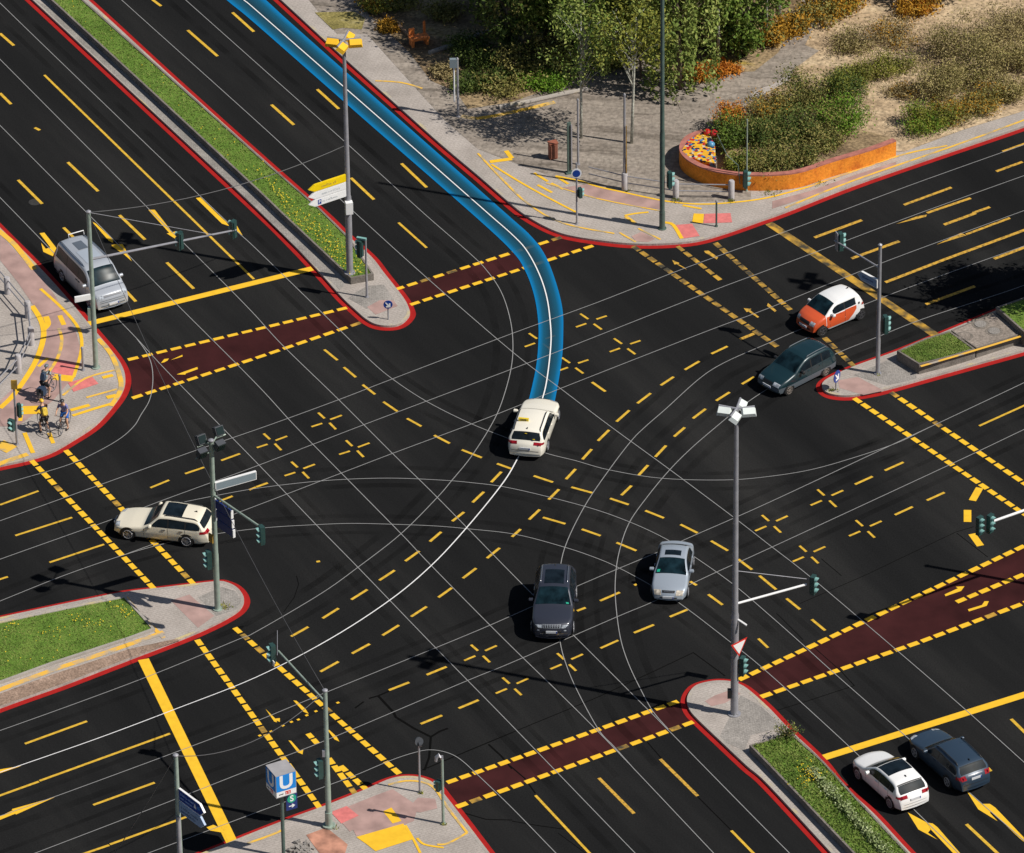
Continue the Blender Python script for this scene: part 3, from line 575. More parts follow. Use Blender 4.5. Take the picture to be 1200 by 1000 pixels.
pline(oy, .16, [(652, 207), (666, 216)]); pline(oy, .15, [(800, 241), (822, 245)]); pline(oy, .2, [(779, 261), (789, 264), (799, 280)]); pline(pth, .12, [(726, 273), (745, 284)]); pline(pth, .12, [(748, 268), (774, 281)])
pline(oy, .14, [(732, 253), (745, 250.5), (760, 249)]); pline(pth, .2, [(733, 254), (745, 262)]); pline(pth, .13, [(440, 95), (470, 97), (495, 104)]); pline(pth, .13, [(820, 107), (850, 102), (880, 99)])
pline(pth, .3, [(541, 136), (560, 139), (600, 132), (650, 120)])
oy.flat(GL([(813, 250.5), (825, 251), (824, 262), (811, 261)], KH), Zp+.006)
pk.flat(GL([(825.5, 251), (856, 250), (858, 261), (824.5, 262)], KH), Zp+.004); pk.flat(GL([(792, 264), (811, 262.5), (820, 277), (800, 280)], KH), Zp+.004)
pp.flat(GL([(690, 216), (732, 226), (775, 236), (775, 246), (735, 240), (690, 230), (660, 220)], KH), Zp); pp.flat(GL([(740, 277), (752, 272), (768, 280), (760, 284), (745, 283)], KH), Zp+.001)
pp.flat(GL([(905, 236), (950, 224), (1000, 206), (1050, 190), (1050, 196), (1000, 213), (950, 230), (905, 245)], KH), Zp)
flatup(pk, 'pink_paving', PINK, 'bright pink paving squares at the crossings', 'paving'); flatup(pp, 'pink_cycle_path', PALEPINK, 'faded pink cycle path on the pavements', 'cycle path')
flatup(oy, 'pavement_marking', YEL, 'yellow lines and blocks on the corner pavements', 'pavement marking'); flatup(pth, 'pavement_marking', YELP, 'worn thin yellow lines on the corner pavements', 'pavement marking')
# plaza: slabs, garden earth, dry soil
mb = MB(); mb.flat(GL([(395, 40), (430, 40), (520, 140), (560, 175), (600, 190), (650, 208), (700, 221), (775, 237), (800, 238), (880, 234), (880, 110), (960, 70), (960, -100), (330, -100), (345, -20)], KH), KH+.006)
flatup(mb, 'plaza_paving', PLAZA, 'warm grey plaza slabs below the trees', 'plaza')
mb = MB(); mb.flat(GL([(372, -40), (425, 10), (480, 62), (505, 95), (535, 108), (548, 128), (600, 120), (655, 100), (690, 90), (712, 72), (765, 62), (785, 92), (810, 96), (838, 86), (884, 84), (912, 62), (925, 35), (940, 0), (1000, -60), (1000, -420), (300, -420), (300, -120)], KH), KH+.012)
flatup(mb, 'garden_earth', EARTH, 'brown garden earth under the trees', 'earth')
mb = MB(); mb.flat(GL([(870, 130), (905, 105), (925, 95), (940, 60), (960, 20), (1010, -60), (1010, -420), (1500, -420), (1500, 20), (1260, 105), (1195, 132), (1130, 152), (1060, 178), (1040, 178), (980, 190)], KH), KH+.018)
flatup(mb, 'dry_soil', SAND, 'dry sandy soil among the shrubs on the right', 'soil')
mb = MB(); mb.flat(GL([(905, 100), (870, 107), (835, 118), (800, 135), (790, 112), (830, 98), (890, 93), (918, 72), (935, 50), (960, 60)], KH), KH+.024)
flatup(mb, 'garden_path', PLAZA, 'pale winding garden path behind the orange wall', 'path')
mb = MB(); mb.flat(GL([(369, 15), (415, 14), (428, 22), (424, 35), (402, 33), (390, 35)], KH), KH+.02)
flatup(mb, 'mossy_patch', DRYG, 'dry mossy grass patch on the plaza at the top', 'grass')
for lb, pts, m in (('brown log edging of the garden bed by the orange bench', [(424, -4), (440, 12), (462, 28), (479, 43)], mat('log_brown', (.2, .13, .08), .9, (4, .3))),
                   ('pale curb edging running into the dark trees', [(503, 64), (530, 55), (560, 43), (600, 33), (640, 20)], KERB), ('pale curb at the edge of the green bed', [(585, 128), (620, 121), (660, 112), (690, 106)], KERB)):
    mb = MB(); mb.tube([(*p.xy, KH+.1) for p in GL(pts, KH)], .13, 8); tag(mb.build('bed_edging', m, smooth=True), lb, 'bed edging')
# ---------------------------------------------------------------- masts, signals, signs
def mast(name, base, top, r0, r1, m, label, cat, z=KH, group=None, cap=True):
    B = G(base, z); h = HT(B, top); t = thing(name, B, label, cat, group)
    mb = MB(); mb.tube([(B.x, B.y, z-.02), (B.x, B.y, z+h*.33), (B.x, B.y, z+h*.34), (B.x, B.y, z+h)], [r0, r0, (r0*.6+r1*.4), r1], 12)
    mb.tube([(B.x, B.y, z), (B.x, B.y, z+.05)], r0*1.7, 12)
    mb.build('pole', m, t, smooth=True)
    if cap:
        mb = MB(); mb.tube([(B.x, B.y, z+h), (B.x, B.y, z+h+.06), (B.x, B.y, z+h+.12)], [r1*1.25, r1*1.3, r1*.5], 10); mb.build('cap', GALV, t, smooth=True)
    return t, B, h
def head(t, c, d, lamps=3, s=1.0, board=False, visor=TEAL):
    """signal head centred at c, facing horizontal direction d"""
    d = Vector((d[0], d[1], 0)).normalized(); rz = atan2(d.y, d.x); c = Vector(c); sp = .3*s; H = sp*lamps+.06
    mb = MB(); mb.box(c, (.2*s, .32*s, H), rz); mb.box(c-d*.12*s, (.06*s, .2*s, H*.9), rz)
    hd = mb.build('signal_head', DGREEN, t)
    if board:
        mb = MB(); mb.box(c-d*.02*s, (.025, .6*s, H+.3*s), rz); mb.build('backing_board', BLACK, hd)
    sd_ = Vector((-d.y, d.x, 0))
    for k in range(lamps):
        zc = c+Vector((0, 0, (k-(lamps-1)/2)*sp))+d*.1*s
        mb = MB(); mb.disc(zc+d*.008, d, .1*s, 14, .012); mb.build('lens', LENS, hd)
        vs = []; N = 10
        for i in range(N+1):
            a = -.25+(pi+.5)*i/N
            o_ = (sd_*cos(a)+Vector((0, 0, sin(a))))*.13*s
            ln = .17*s*(.62+.38*max(0, sin(a)))
            vs += [zc+o_, zc+o_*.93+d*ln, zc+o_*.82+d*ln, zc+o_*.86]
        f = [(4*i+j, 4*i+(j+1) % 4, 4*i+4+(j+1) % 4, 4*i+4+j) for i in range(N) for j in range(4)]
        mb = MB(); mb.add(vs, f); mb.build('visor', visor, hd)
    return hd
def letters(parent, s, org, xd, size, m, zd=Vector((0, 0, 1)), name='lettering', bold=0.0, align='CENTER'):
    cu = bpy.data.curves.new('t', 'FONT'); cu.body = s; cu.size = size; cu.align_x = align; cu.align_y = 'CENTER'; cu.offset = bold; cu.resolution_u = 4; cu.extrude = .003
    ob = bpy.data.objects.new('t', cu); COL.objects.link(ob); dg = bpy.context.evaluated_depsgraph_get()
    me = bpy.data.meshes.new_from_object(ob.evaluated_get(dg)); bpy.data.objects.remove(ob); bpy.data.curves.remove(cu)
    xd = Vector(xd).normalized(); nn = xd.cross(zd); o0 = ORG.get(parent.name, Vector())
    for v in me.vertices: v.co = Vector(org)-o0+xd*v.co.x+zd*v.co.y+nn*v.co.z
    me.name = name; me.materials.clear(); me.materials.append(m); o = bpy.data.objects.new(name, me); COL.objects.link(o); o.parent = parent; return o
def scribble(parent, org, xd, L, h, m, rows=1, seed=0):
    """a line of writing too small to read: letter sized strokes"""
    rr = random.Random(seed); xd = Vector(xd).normalized(); nn = xd.cross(Vector((0, 0, 1))); mb = MB(); ang = atan2(xd.y, xd.x)
    for r_ in range(rows):
        s = 0
        while s < L*(1-.18*r_):
            wd = h*rr.uniform(.35, .6); hh = h*rr.choice((.62, .62, .95)); c = Vector(org)+xd*(s+wd/2)+Vector((0, 0, -r_*h*1.5+hh/2-h/2))
            mb.box(c+Vector((0, 0, hh*.38)), (wd, .008, h*.16), ang); mb.box(c-xd*wd*.38, (h*.15, .008, hh), ang)
            if rr.random() < .6: mb.box(c-Vector((0, 0, hh*.38)), (wd, .0085, h*.16), ang)
            if rr.random() < .5: mb.box(c+xd*wd*.38, (h*.15, .0075, hh*.9), ang)
            s += wd+h*.16+(h*.5 if rr.random() < .1 else 0)
    return mb.build('lettering', m, parent)
def board(t, p0, d, L, h, m, tip=.3, th=.07, edge=WHITE, name='direction_sign', both=.0):
    """sign board from p0 (lower corner at the mast) along d, height h, arrow tip at the far end"""
    d = Vector((d[0], d[1], 0)).normalized(); nn = Vector((d.y, -d.x, 0))
    if nn.y > 0: nn = -nn
    Zv = Vector((0, 0, 1)); p0 = Vector(p0)
    out = lambda e, off: [p0+d*(e)+Zv*(e)+nn*off, p0+d*(L-tip-e*.5)+Zv*e+nn*off, p0+d*(L-e*1.4)+Zv*h/2+nn*off, p0+d*(L-tip-e*.5)+Zv*(h-e)+nn*off, p0+d*e+Zv*(h-e)+nn*off] if tip else \
        [p0+d*e+Zv*e+nn*off, p0+d*(L-e)+Zv*e+nn*off, p0+d*(L-e)+Zv*(h-e)+nn*off, p0+d*e+Zv*(h-e)+nn*off]
    mb = MB(); mb.slab(out(0, -th/2), nn*th); b = mb.build(name, edge, t)
    mb = MB(); mb.slab(out(.035, th/2-.004), nn*.008); mb.build('sign_face', m, b)
    return b, d, nn
def floods(t, top, mshell, mbar, rot=0, sc_=1.0):
    for k, a in enumerate((165, 6, 76, 248)):
        a = R(a+rot); d = Vector((cos(a), sin(a), 0)); pr = Vector((0, -1, 0)) if k < 2 else Vector((1, 0, 0)); pr = (pr-d*pr.dot(d)).normalized()
        mb = MB(); mb.tube([top, top+d*.92*sc_+Vector((0, 0, .05))], .06*sc_, 8); arm = mb.build('lamp_arm', mbar, t)
        c = top+d*.6*sc_+pr*.2*sc_+Vector((0, 0, -.08)); zd = (Vector((0, 0, 1))+pr*.55).normalized(); yd = zd.cross(d).normalized()
        Mx = Matrix((d, yd, zd)).transposed()
        mb = MB()
        lo = [(-.38, -.24), (.38, -.24), (.38, .24), (-.38, .24)]; vs = [c+Mx @ Vector((x*sc_, y*sc_, -.16*sc_)) for x, y in lo]+[c+Mx @ Vector((x*.8*sc_, y*.78*sc_, .06*sc_)) for x, y in lo]
        mb.add(vs, [(3, 2, 1, 0), (4, 5, 6, 7), (0, 1, 5, 4), (1, 2, 6, 5), (2, 3, 7, 6), (3, 0, 4, 7)]); mb.build('lamp', mshell, arm)
        mb = MB(); mb.box(c+Mx @ Vector((0, 0, -.17*sc_)), (.6*sc_, .36*sc_, .03), M=Mx); mb.build('lamp_glass', LENS, arm)
def up(B, z): return Vector((B.x, B.y, B.z+z))
# tall lamp mast, upper left island
t, B, h = mast('lamp_mast', (410, 320), 47, .17, .085, GALV, 'tall grey lamp mast with four yellow floodlights, standing in the upper left island', 'lamp mast', .46, cap=False)
floods(t, up(B, h), LAMPY, GALV, 0, .92)
d0 = (-1.9, -1.2); zz = HT(B, 211)
for k, m in enumerate((SIGNY, WHITE, WHITE)):
    b, d, nn = board(t, up(B, zz-.43*k)+Vector((-.1, -.12, 0)), d0, 2.15, .4, m, .34, .09, (SIGNY, WHITE, WHITE)[k])
    o = up(B, zz-.43*k)+Vector((-.1, -.12, .2))
    if k == 2:
        c = o+d*1.55+nn*.05; mb = MB(); mb.box(c, (.2, .012, .26), atan2(d.y, d.x)); mb.build('parking_symbol', SBLUE, b)
        letters(b, 'P', c+nn*.008, -d, .24, WHITE, bold=.004)
    scribble(b, o+d*1.4+nn*.051, -d, (.8, 1.0, .9)[k], .13, mat('faint_sign_text', (.42, .3, .06), .6) if k == 0 else mat('pale_sign_text', (.5, .53, .55), .6), 1, k)
zz = HT(B, 240.5); mb = MB(); mb.box(up(B, zz)+Vector((.05, -.24, 0)), (.36, .3, .66), R(12)); mb.build('switch_box', WHITE, t)
# tall lamp mast, lower right island
t, B, h = mast('lamp_mast', (860.5, 837), 479, .18, .095, GALV, 'tall grey lamp mast with four white floodlights, on the lower right island', 'lamp mast', cap=False)
floods(t, up(B, h), LAMPW, GALV, 0, .88)
za = HT(B, 708); e = G((945, 685), B.z+za)
mb = MB(); mb.tube([up(B, za), e], .055, 8); mb.build('signal_arm', WHITE, t, smooth=True)
mb = MB(); mb.tube([up(B, HT(B, 669)), G((948, 679), B.z+za+.15)], .018, 6); mb.build('stay_wire', GALV, t)
head(t, G((953, 685.5), B.z+za)+Vector((0, 0, 0)), (.95, -.4))
head(t, up(B, HT(B, 780))+Vector((.36, -.05, 0)), (.95, -.4))
zt = HT(B, 754); c = up(B, zt)+Vector((.18, -.28, 0)); d = Vector((.75, .66, 0)).normalized(); nn = Vector((d.y, -d.x, 0))
for k, (s, m) in enumerate(((.5, REDS), (.37, WHITE))):
    mb = MB(); mb.slab([c-d*s+Vector((0, 0, s*.6))+nn*.012*k, c+d*s+Vector((0, 0, s*.6))+nn*.012*k, c-Vector((0, 0, s*1.05))+nn*.012*k], nn*.012); o_ = mb.build('give_way_sign', m, t)
mb = MB(); mb.box(up(B, HT(B, 812))+Vector((-.24, -.05, 0)), (.16, .2, .45)); mb.build('push_button_box', BLACK, t)
mb = MB(); mb.tube([up(B, HT(B, 724)), G((875, 733), B.z+HT(B, 724)-.2)], .05, 6); mb.build('sensor_arm', WHITE, t)
# tall lamp mast outside to the right, known by its shadow
t, B, h = mast('lamp_mast', (1262, 381), 60, .18, .095, GALV, 'tall lamp mast beyond the right edge throwing the long shadow on the far lanes', 'lamp mast', cap=False)
floods(t, up(B, h), LAMPW, GALV, 0, .88)
# signal mast at the left
MG = 'grey green signal masts round the crossing'
t, B, h = mast('signal_mast', (112.5, 431), 249, .13, .1, POLEG, 'grey green signal mast on the left pavement with an arm reaching over the silver van', 'signal mast', group=MG); TL = up(B, h)
za = HT(B, 304); e = G((277, 269.5), B.z+za)
mb = MB(); mb.tube([up(B, za), e], [.07, .05], 8); mb.build('signal_arm', GALV, t, smooth=True)
dA = (-.49, .87)
for p in ((211, 281), (273.5, 267.5)): head(t, G(p, B.z+za)+Vector((0, -.1, 0)), (-.75, .6))
mb = MB(); mb.tube([TL, G((250, 275), B.z+za+.05)], .014, 5); mb.build('stay_wire', GALV, t)
b, d, nn = board(t, up(B, HT(B, 347.5))+Vector((-.1, -.1, -.1)), (-.8, -.28), .8, .3, WHITE, 0, .1, WHITE, 'street_sign')
mb = MB(); mb.box(up(B, HT(B, 368))+Vector((-.2, 0, 0)), (.14, .2, .7)); mb.build('control_box', POLEG, t)
# signal mast at mid left with floodlights and sign boards
t, B, h = mast('signal_mast', (255, 714), 517, .14, .11, POLEG, 'grey green signal mast at the tip of the left island carrying four dark floodlights', 'signal mast', group=MG)
for k, (p, dz) in enumerate((((235.5, 515), .1), ((256, 505), .1), ((236.5, 531), -.05), ((257.5, 522), -.05))):
    c = G(p, B.z+h-.1+dz); lo = k > 1
    Mx = Matrix.Rotation(R(35), 3, 'Z') @ Matrix.Rotation(R(-28 if not lo else 20), 3, 'X')
    mb = MB(); mb.box(c, (.44, .3, .44), M=Mx); fl_ = mb.build('floodlight', LAMPD, t)
    mb = MB(); mb.box(c+Mx @ Vector((0, -.16, 0)), (.38, .03, .37), M=Mx); mb.build('lamp_glass', LENS, fl_)
    mb = MB(); mb.tube([c+Mx @ Vector((-.3, 0, -.28)), c+Mx @ Vector((.3, 0, -.28))], .03, 6); mb.tube([c-Vector((0, 0, .1)), up(B, h-.25 if not lo else h-.6)], .03, 6); mb.build('bracket', POLEG, fl_)
b, d, nn = board(t, up(B, HT(B, 574))+Vector((.1, -.06, 0)), (2.0, 1.0), 2.1, .44, GREYP, 0, .12, WHITE, 'street_sign')
c = up(B, HT(B, 574)+.2)+d*1.95+nn*.066; mb = MB(); mb.slab([c-d*.07-Vector((0, 0, .09)), c+d*.07-Vector((0, 0, .09)), c+Vector((0, 0, .1))], nn*.006); mb.build('symbol', WHITE, b)
za = HT(B, 580); dm = G((304, 617), B.z+za)-up(B, za); e = G((304, 617), B.z+za)
mb = MB(); mb.tube([up(B, za), e], .055, 8); mb.build('signal_arm', POLEG, t, smooth=True)
dn = dm.normalized()
for k in range(3):
    b, d, nn = board(t, up(B, za-.62-.5*k)+dn*(.2+.05*k), dn, 1.15, .44, NAVY, 0, .09, NAVY, 'direction_sign')
    mb = MB(); c = up(B, za-.4-.5*k)+dn*(1.4+.05*k); mb.box(c, (.06, .13, .42), atan2(dn.y, dn.x)); mb.build('sign_edge', WHITE, b)
mb = MB()
for s in (.45, 1.1): mb.tube([up(B, za-.05)+dn*s, up(B, za-1.7)+dn*s], .03, 6)
mb.build('sign_frame', POLED, t)
head(t, G((306.5, 627), B.z+za-.2), (-.95, -.35)); head(t, up(B, HT(B, 655))+Vector((-.34, -.05, 0)), (-.95, -.35))
mb = MB(); mb.box(up(B, HT(B, 629))+Vector((-.18, -.12, 0)), (.06, .3, .45), R(40)); mb.build('warning_plate', YELW, t)
mb = MB(); mb.tube([up(B, HT(B, 608))+Vector((.1, -.12, 0)), up(B, HT(B, 583))+Vector((.1, -.12, 0))], .04, 6); mb.build('cable_conduit', WHITE, t)
# signal mast in front
t, B, h = mast('signal_mast', (385.5, 968.5), 810, .13, .1, POLEG, 'grey green signal mast on the near corner behind the blue station cube', 'signal mast', group=MG); TS = up(B, h)
za = HT(B, 823); e = G((326, 763), B.z+za)
mb = MB(); mb.tube([up(B, za), e], .05, 8); mb.build('signal_arm', POLEG, t, smooth=True)
head(t, G((319, 766), B.z+za-.1), (-.95, -.35)); mb = MB(); mb.tube([G((325, 768), B.z+za), G((325, 739), B.z+za)], .015, 5); mb.build('antenna', GALV, t)
mb = MB(); c = G((317, 774), B.z+za-.5); mb.box(c, (.04, .75, .28), atan2(e.y-B.y, e.x-B.x)+pi/2); mb.build('sign_plate', WHITE, t)
head(t, up(B, HT(B, 900))+Vector((-.34, -.05, 0)), (-.95, -.35)); mb = MB(); mb.box(up(B, HT(B, 882))+Vector((-.14, -.05, 0)), (.12, .16, .32)); mb.build('control_box', GALV, t)
mb = MB(); mb.tube([up(B, .05), up(B, .8)], .17, 12); mb.tube([up(B, .02), up(B, .1)], .3, 12); mb.build('base_sleeve', POLEG, t, smooth=True)
# sign mast front left
t, B, h = mast('sign_mast', (214, 1076), 886, .14, .1, POLEG, 'grey green mast at the front edge with a blue and a pale pointed sign', 'sign mast'); TF = up(B, h)
dsg = G((240, 950), B.z+HT(B, 930))-up(B, HT(B, 928)); dsg = (1.15, -1.45)
for k, (m, y) in enumerate(((SBLUE, 936), (LBLUE, 950))):
    z0 = HT(B, y); b, d, nn = board(t, up(B, z0)+Vector((.1, -.08, 0)), dsg, 1.85, .62 if k == 0 else .58, m, .3, .1, WHITE if k == 0 else LBLUE)
    o = up(B, z0)+Vector((.1, -.08, .42 if k == 0 else .36)); scribble(b, o+d*.15+nn*.058, d, .95 if k == 0 else 1.2, .13, mat('pale_blue_text', (.3, .42, .7), .6) if k == 0 else mat('grey_blue_text', (.12, .17, .26), .6), 2, 5+k)
    if k == 0:
        c = o+d*1.2+nn*.056-Vector((0, 0, .08)); mb = MB(); mb.slab([c-d*.1-Vector((0, 0, .13)), c+d*.1-Vector((0, 0, .13)), c+Vector((0, 0, .14))], nn*.006); mb.build('symbol', WHITE, b); mb = MB(); mb.disc(o+d*1.45+nn*.056-Vector((0, 0, .08)), nn, .1, 14, .01); mb.build('symbol', mat('mid_blue', (.05, .2, .55), .5), b)
mb = MB(); mb.tube([up(B, 0)+Vector((.0, -.12, 0)), up(B, HT(B, 955))+Vector((.0, -.12, 0))], .1, 10); mb.build('cable_conduit', GALV, t, smooth=True)
# signal mast right island
t, B, h = mast('signal_mast', (1028.5, 438), 288, .11, .085, GALV, 'grey signal mast on the right island with a pale blue pointed sign', 'signal mast', group=MG)
za = HT(B, 314); mb = MB(); mb.tube([up(B, za), G((978, 282), B.z+za)], .045, 8); mb.build('signal_arm', GALV, t, smooth=True)
head(t, G((985, 283), B.z+za-.0), (.95, .32)); mb = MB(); c = G((980.5, 283), B.z+za); mb.box(c, (.05, .3, 1.0), R(20)); mb.build('backing_plate', GALV, t)
b, d, nn = board(t, up(B, HT(B, 337))+Vector((-.08, -.06, 0)), (-.95, 1.05), 1.35, .48, LBLUE, .25, .12, WHITE)
scribble(b, up(B, HT(B, 337)+.26)+Vector((-.08, -.06, 0))+d*1.0+nn*.066, -d, .7, .12, NAVY, 1, 3)
head(t, up(B, HT(B, 381))+Vector((.34, .05, 0)), (.95, .32))
# mast beyond the right edge with a twin head arm
t, B, h = mast('signal_mast', (1287, 697), 505, .13, .1, POLEG, 'signal mast beyond the right edge whose white arm holds two heads', 'signal mast', group=MG)
za = HT(B, 566); mb = MB(); mb.tube([up(B, za), G((1158, 613), B.z+za)], [.08, .06], 8); mb.build('signal_arm', WHITE, t, smooth=True)
head(t, G((1148, 616), B.z+za), (.7, -.7)); head(t, G((1160.5, 613.5), B.z+za), (.75, -.65))
# small posts on the islands and near corner
t, B, h = mast('signal_post', (430, 348.5), 280, .06, .05, GALV, 'short signal post at the end of the raised bed on the upper left island', 'signal post', cap=False)
head(t, up(B, h-.55)+Vector((-.28, .0, 0)), (-.8, .5)); mb = MB(); mb.box(up(B, h)+Vector((-.2, 0, .02)), (.5, .14, .1), R(-20)); mb.build('bracket', TEAL, t)
def keep_right(base, cy, rz, label, sr):
    B = G(base, KH); t = thing('keep_right_sign', B, label, 'road sign'); zc = HT(B, cy); nn = Vector((sin(rz), -cos(rz), 0))
    mb = MB(); mb.tube([B, up(B, zc)], .035, 8); mb.build('post', GALV, t, smooth=True)
    mb = MB(); mb.disc(up(B, zc)+nn*.05, nn, sr, 24, .03); dsc = mb.build('disc', SBLUE, t)
    mb = MB(); xd = Vector((cos(rz), sin(rz), 0)); c = up(B, zc)+nn*.07
    ar_ = [(-.2, .16), (-.16, .2), (.06, -.02), (.06, .1), (.16, .1), (.16, -.2), (-.14, -.2), (-.14, -.1), (-.02, -.1)]
    mb.slab([c+xd*x*sr/.31+Vector((0, 0, y*sr/.31)) for x, y in ar_], nn*.008); mb.build('arrow', WHITE, dsc)
keep_right((455, 374.5), 356.5, R(5), 'round blue arrow sign at the tip of the upper left island', .23)
keep_right((979.5, 457), 441, R(58), 'round blue arrow sign at the tip of the right island beside the dark green car', .32)
t, B, h = mast('lamp_post', (492, 928.5), 868, .05, .045, GALV, 'slim post with a round dark head on the near corner', 'post', cap=False)
mb = MB(); mb.disc(up(B, h-.05)+Vector((0, 0, 0)), (.3, -.8, .3), .2, 18, .12); mb.disc(up(B, h-.15)+Vector((.05, -.05, 0)), (.9, .2, .2), .15, 16, .1); mb.build('round_head', LAMPD, t)
t, B, h = mast('signal_post', (519.5, 965.5), 890, .07, .06, POLEG, 'green signal post with a hooked top on the near corner', 'signal post', cap=False)
mb = MB(); mb.tube([up(B, h-.05), up(B, h+.15)+Vector((-.02, 0, 0)), up(B, h+.22)+Vector((-.14, 0, 0)), up(B, h+.12)+Vector((-.25, 0, 0)), up(B, h-.1)+Vector((-.28, 0, 0))], [.06, .09, .1, .09, .07], 8); mb.build('hooked_top', GALV, t, smooth=True)
head(t, up(B, HT(B, 921))+Vector((-.2, .02, 0)), (-.9, .4), 2, .8)
# station cube
B = G((332.5, 1004), KH); t = thing('station_sign', B, 'blue and white station cube with a big white U on a post', 'station sign'); rz = R(27)
z0 = HT(B, 926); mb = MB(); mb.tube([B, up(B, z0+.1)], .085, 12); mb.build('post', POLED, t, smooth=True)
xd = Vector((cos(rz), sin(rz), 0)); yd = Vector((-sin(rz), cos(rz), 0)); S = 1.0; Hc = 1.2; cc = up(B, z0)
mb = MB(); mb.box(cc+Vector((0, 0, Hc/2)), (S, S, Hc), rz); bx = mb.build('cube', mat('zinc_roof', (.34, .33, .34), .5, (2, .12)), t)
for a, b_, ang in ((xd, -yd, rz), (-yd, -xd, rz-pi/2), (yd, xd, rz+pi/2), (-xd, yd, rz+pi)):
    c = cc+b_*(S/2)
    mb = MB(); mb.box(c+Vector((0, 0, .74)), (.95, .02, .84), ang); fc = mb.build('blue_panel', UBLUE, bx)
    mb = MB(); mb.box(c+Vector((0, 0, .17)), (.95, .02, .26), ang); st_ = mb.build('white_strip', WHITE, bx)
    letters(bx, 'U', c+b_*.014+Vector((0, 0, .74)), a, .98, WHITE, bold=.03)
    mb = MB(); mb.box(c+b_*.012+a*.08+Vector((0, 0, .18)), (.26, .01, .17), ang); mb.build('red_line_badge', REDS, bx)
    scribble(bx, c+b_*.02-a*.03+Vector((0, 0, .18)), a, .2, .1, WHITE, 1, 4)
    scribble(bx, c+b_*.014-a*.36+Vector((0, 0, .17)), a, .22, .07, BLACK, 1, 9)
z1 = HT(B, 950.5); c = up(B, z1)+xd*.42-yd*.1+Vector((0, 0, .45))
mb = MB(); mb.box(c, (.54, .06, .86), rz); pn = mb.build('train_panel', NAVY, t)
mb = MB(); mb.disc(c-yd*.035+Vector((0, 0, .17)), -yd, .22, 24, .012); mb.build('green_disc', SGREEN, pn)
letters(pn, 'S', c-yd*.045+Vector((0, 0, .17)), xd, .42, WHITE, bold=.008); 
mb = MB(); c2 = c-yd*.035+Vector((0, 0, -.22)); mb.slab([c2+xd*x+Vector((0, 0, y)) for x, y in ((-.15, -.022), (.04, -.022), (-.02, -.09), (.04, -.09), (.15, 0), (.04, .09), (-.02, .09), (.04, .022), (-.15, .022))], -yd*.01); mb.build('arrow', WHITE, pn)
# plaza poles
t, B, h = mast('signal_mast', (776, 268), -75, .13, .09, POLED, 'tall dark green mast on the plaza kerb with a green signal at its side', 'signal mast', cap=False)
head(t, up(B, HT(B, 211))+Vector((.38, 0, 0)), (.95, .2), 3, .95)
mb = MB(); mb.tube([up(B, .0), up(B, 1.0)], .15, 12); mb.build('base_sleeve', POLED, t, smooth=True)
t, B, h = mast('signal_post', (676, 262.5), 191, .05, .045, GALV, 'slim post with a blue and white round sign and small green signal', 'signal post', cap=False)
mb = MB(); mb.disc(up(B, HT(B, 202.5))+Vector((0, -.07, 0)), (0, -1, .1), .26, 20, .02); o_ = mb.build('round_sign', WHITE, t); mb = MB(); mb.disc(up(B, HT(B, 202.5))+Vector((0, -.085, 0)), (0, -1, .1), .19, 20, .02); mb.build('blue_centre', SBLUE, o_)
head(t, up(B, HT(B, 226))+Vector((.18, 0, 0)), (.9, .3), 2, .8)
t, B, h = mast('lamp_post', (732, 222), 112, .085, .055, GALV, 'pale slim post on the plaza rising from the leftmost stout bollard', 'post')
mb = MB(); mb.box(up(B, 2.4)+Vector((.09, -.09, 0)), (.05, .05, 2.8)); mb.build('yellow_strip', YELW, t)
t, B, h = mast('lamp_post', (677.5, 193), 118, .06, .05, GALV, 'pale thin post on the plaza next to the dark flat pillar', 'post')
B = G((667, 203), KH); t = thing('info_pillar', B, 'dark flat information pillar on the plaza', 'pillar'); mb = MB(); mb.box(up(B, 1.5), (.2, .1, 3.0), R(20)); mb.box(up(B, .04), (.4, .3, .08), R(20)); mb.build('pillar_body', POLED, t); mb = MB(); mb.box(up(B, 1.6)+Vector((.13, -.06, 0)), (.07, .05, 2.6), R(20)); mb.build('pale_edge', GALV, t)
t, B, h = mast('post', (537, 137), 70, .07, .06, GALV, 'pair of weathered posts by the plaza hedge', 'post'); mb = MB(); mb.tube([up(B, .9)+Vector((-.18, 0, 0)), up(B, h-.4)+Vector((-.18, 0, 0))], .05, 8); mb.build('second_pole', WHITE, t); mb = MB(); mb.box(up(B, h-.2)+Vector((-.2, 0, 0)), (.4, .2, .5)); mb.build('box', GREYP, t)
t, B, h = mast('guard_post', (839.5, 265.5), 237, .05, .05, POLED, 'short dark guard post on the yellow and pink paving of the plaza', 'guard post')
t, B, h = mast('signal_post', (875, 224), 140, .04, .035, POLEG, 'thin signal post in front of the orange wall', 'signal post', cap=False)
head(t, up(B, .78)+Vector((-.05, -.12, 0)), (.9, -.1), 3, 1.0)
mb = MB(); mb.tube([up(B, .5)+Vector((-.35, -.1, 0)), up(B, 1.6)+Vector((-.45, -.1, 0)), up(B, 2.0)+Vector((-1.0, .2, 0)), up(B, 3.0)+Vector((-1.5, .6, 0))], .025, 6); mb.build('bent_bracket', POLED, t)
B = G((648, 186), KH); t = thing('cabinet', B, 'small rusty red cabinet on the plaza', 'cabinet'); mb = MB(); mb.box(up(B, .5), (.42, .3, .9), R(20)); mb.box(up(B, .97), (.48, .36, .06), R(20)); mb.build('cabinet_body', mat('rust_red', (.3, .1, .06), .8, (3, .3)), t); mb = MB(); mb.box(up(B, .5)+Vector((.06, -.165, 0)), (.34, .02, .75), R(20)); mb.build('door', mat('rust_red2', (.22, .08, .05), .8, (3, .3)), t)
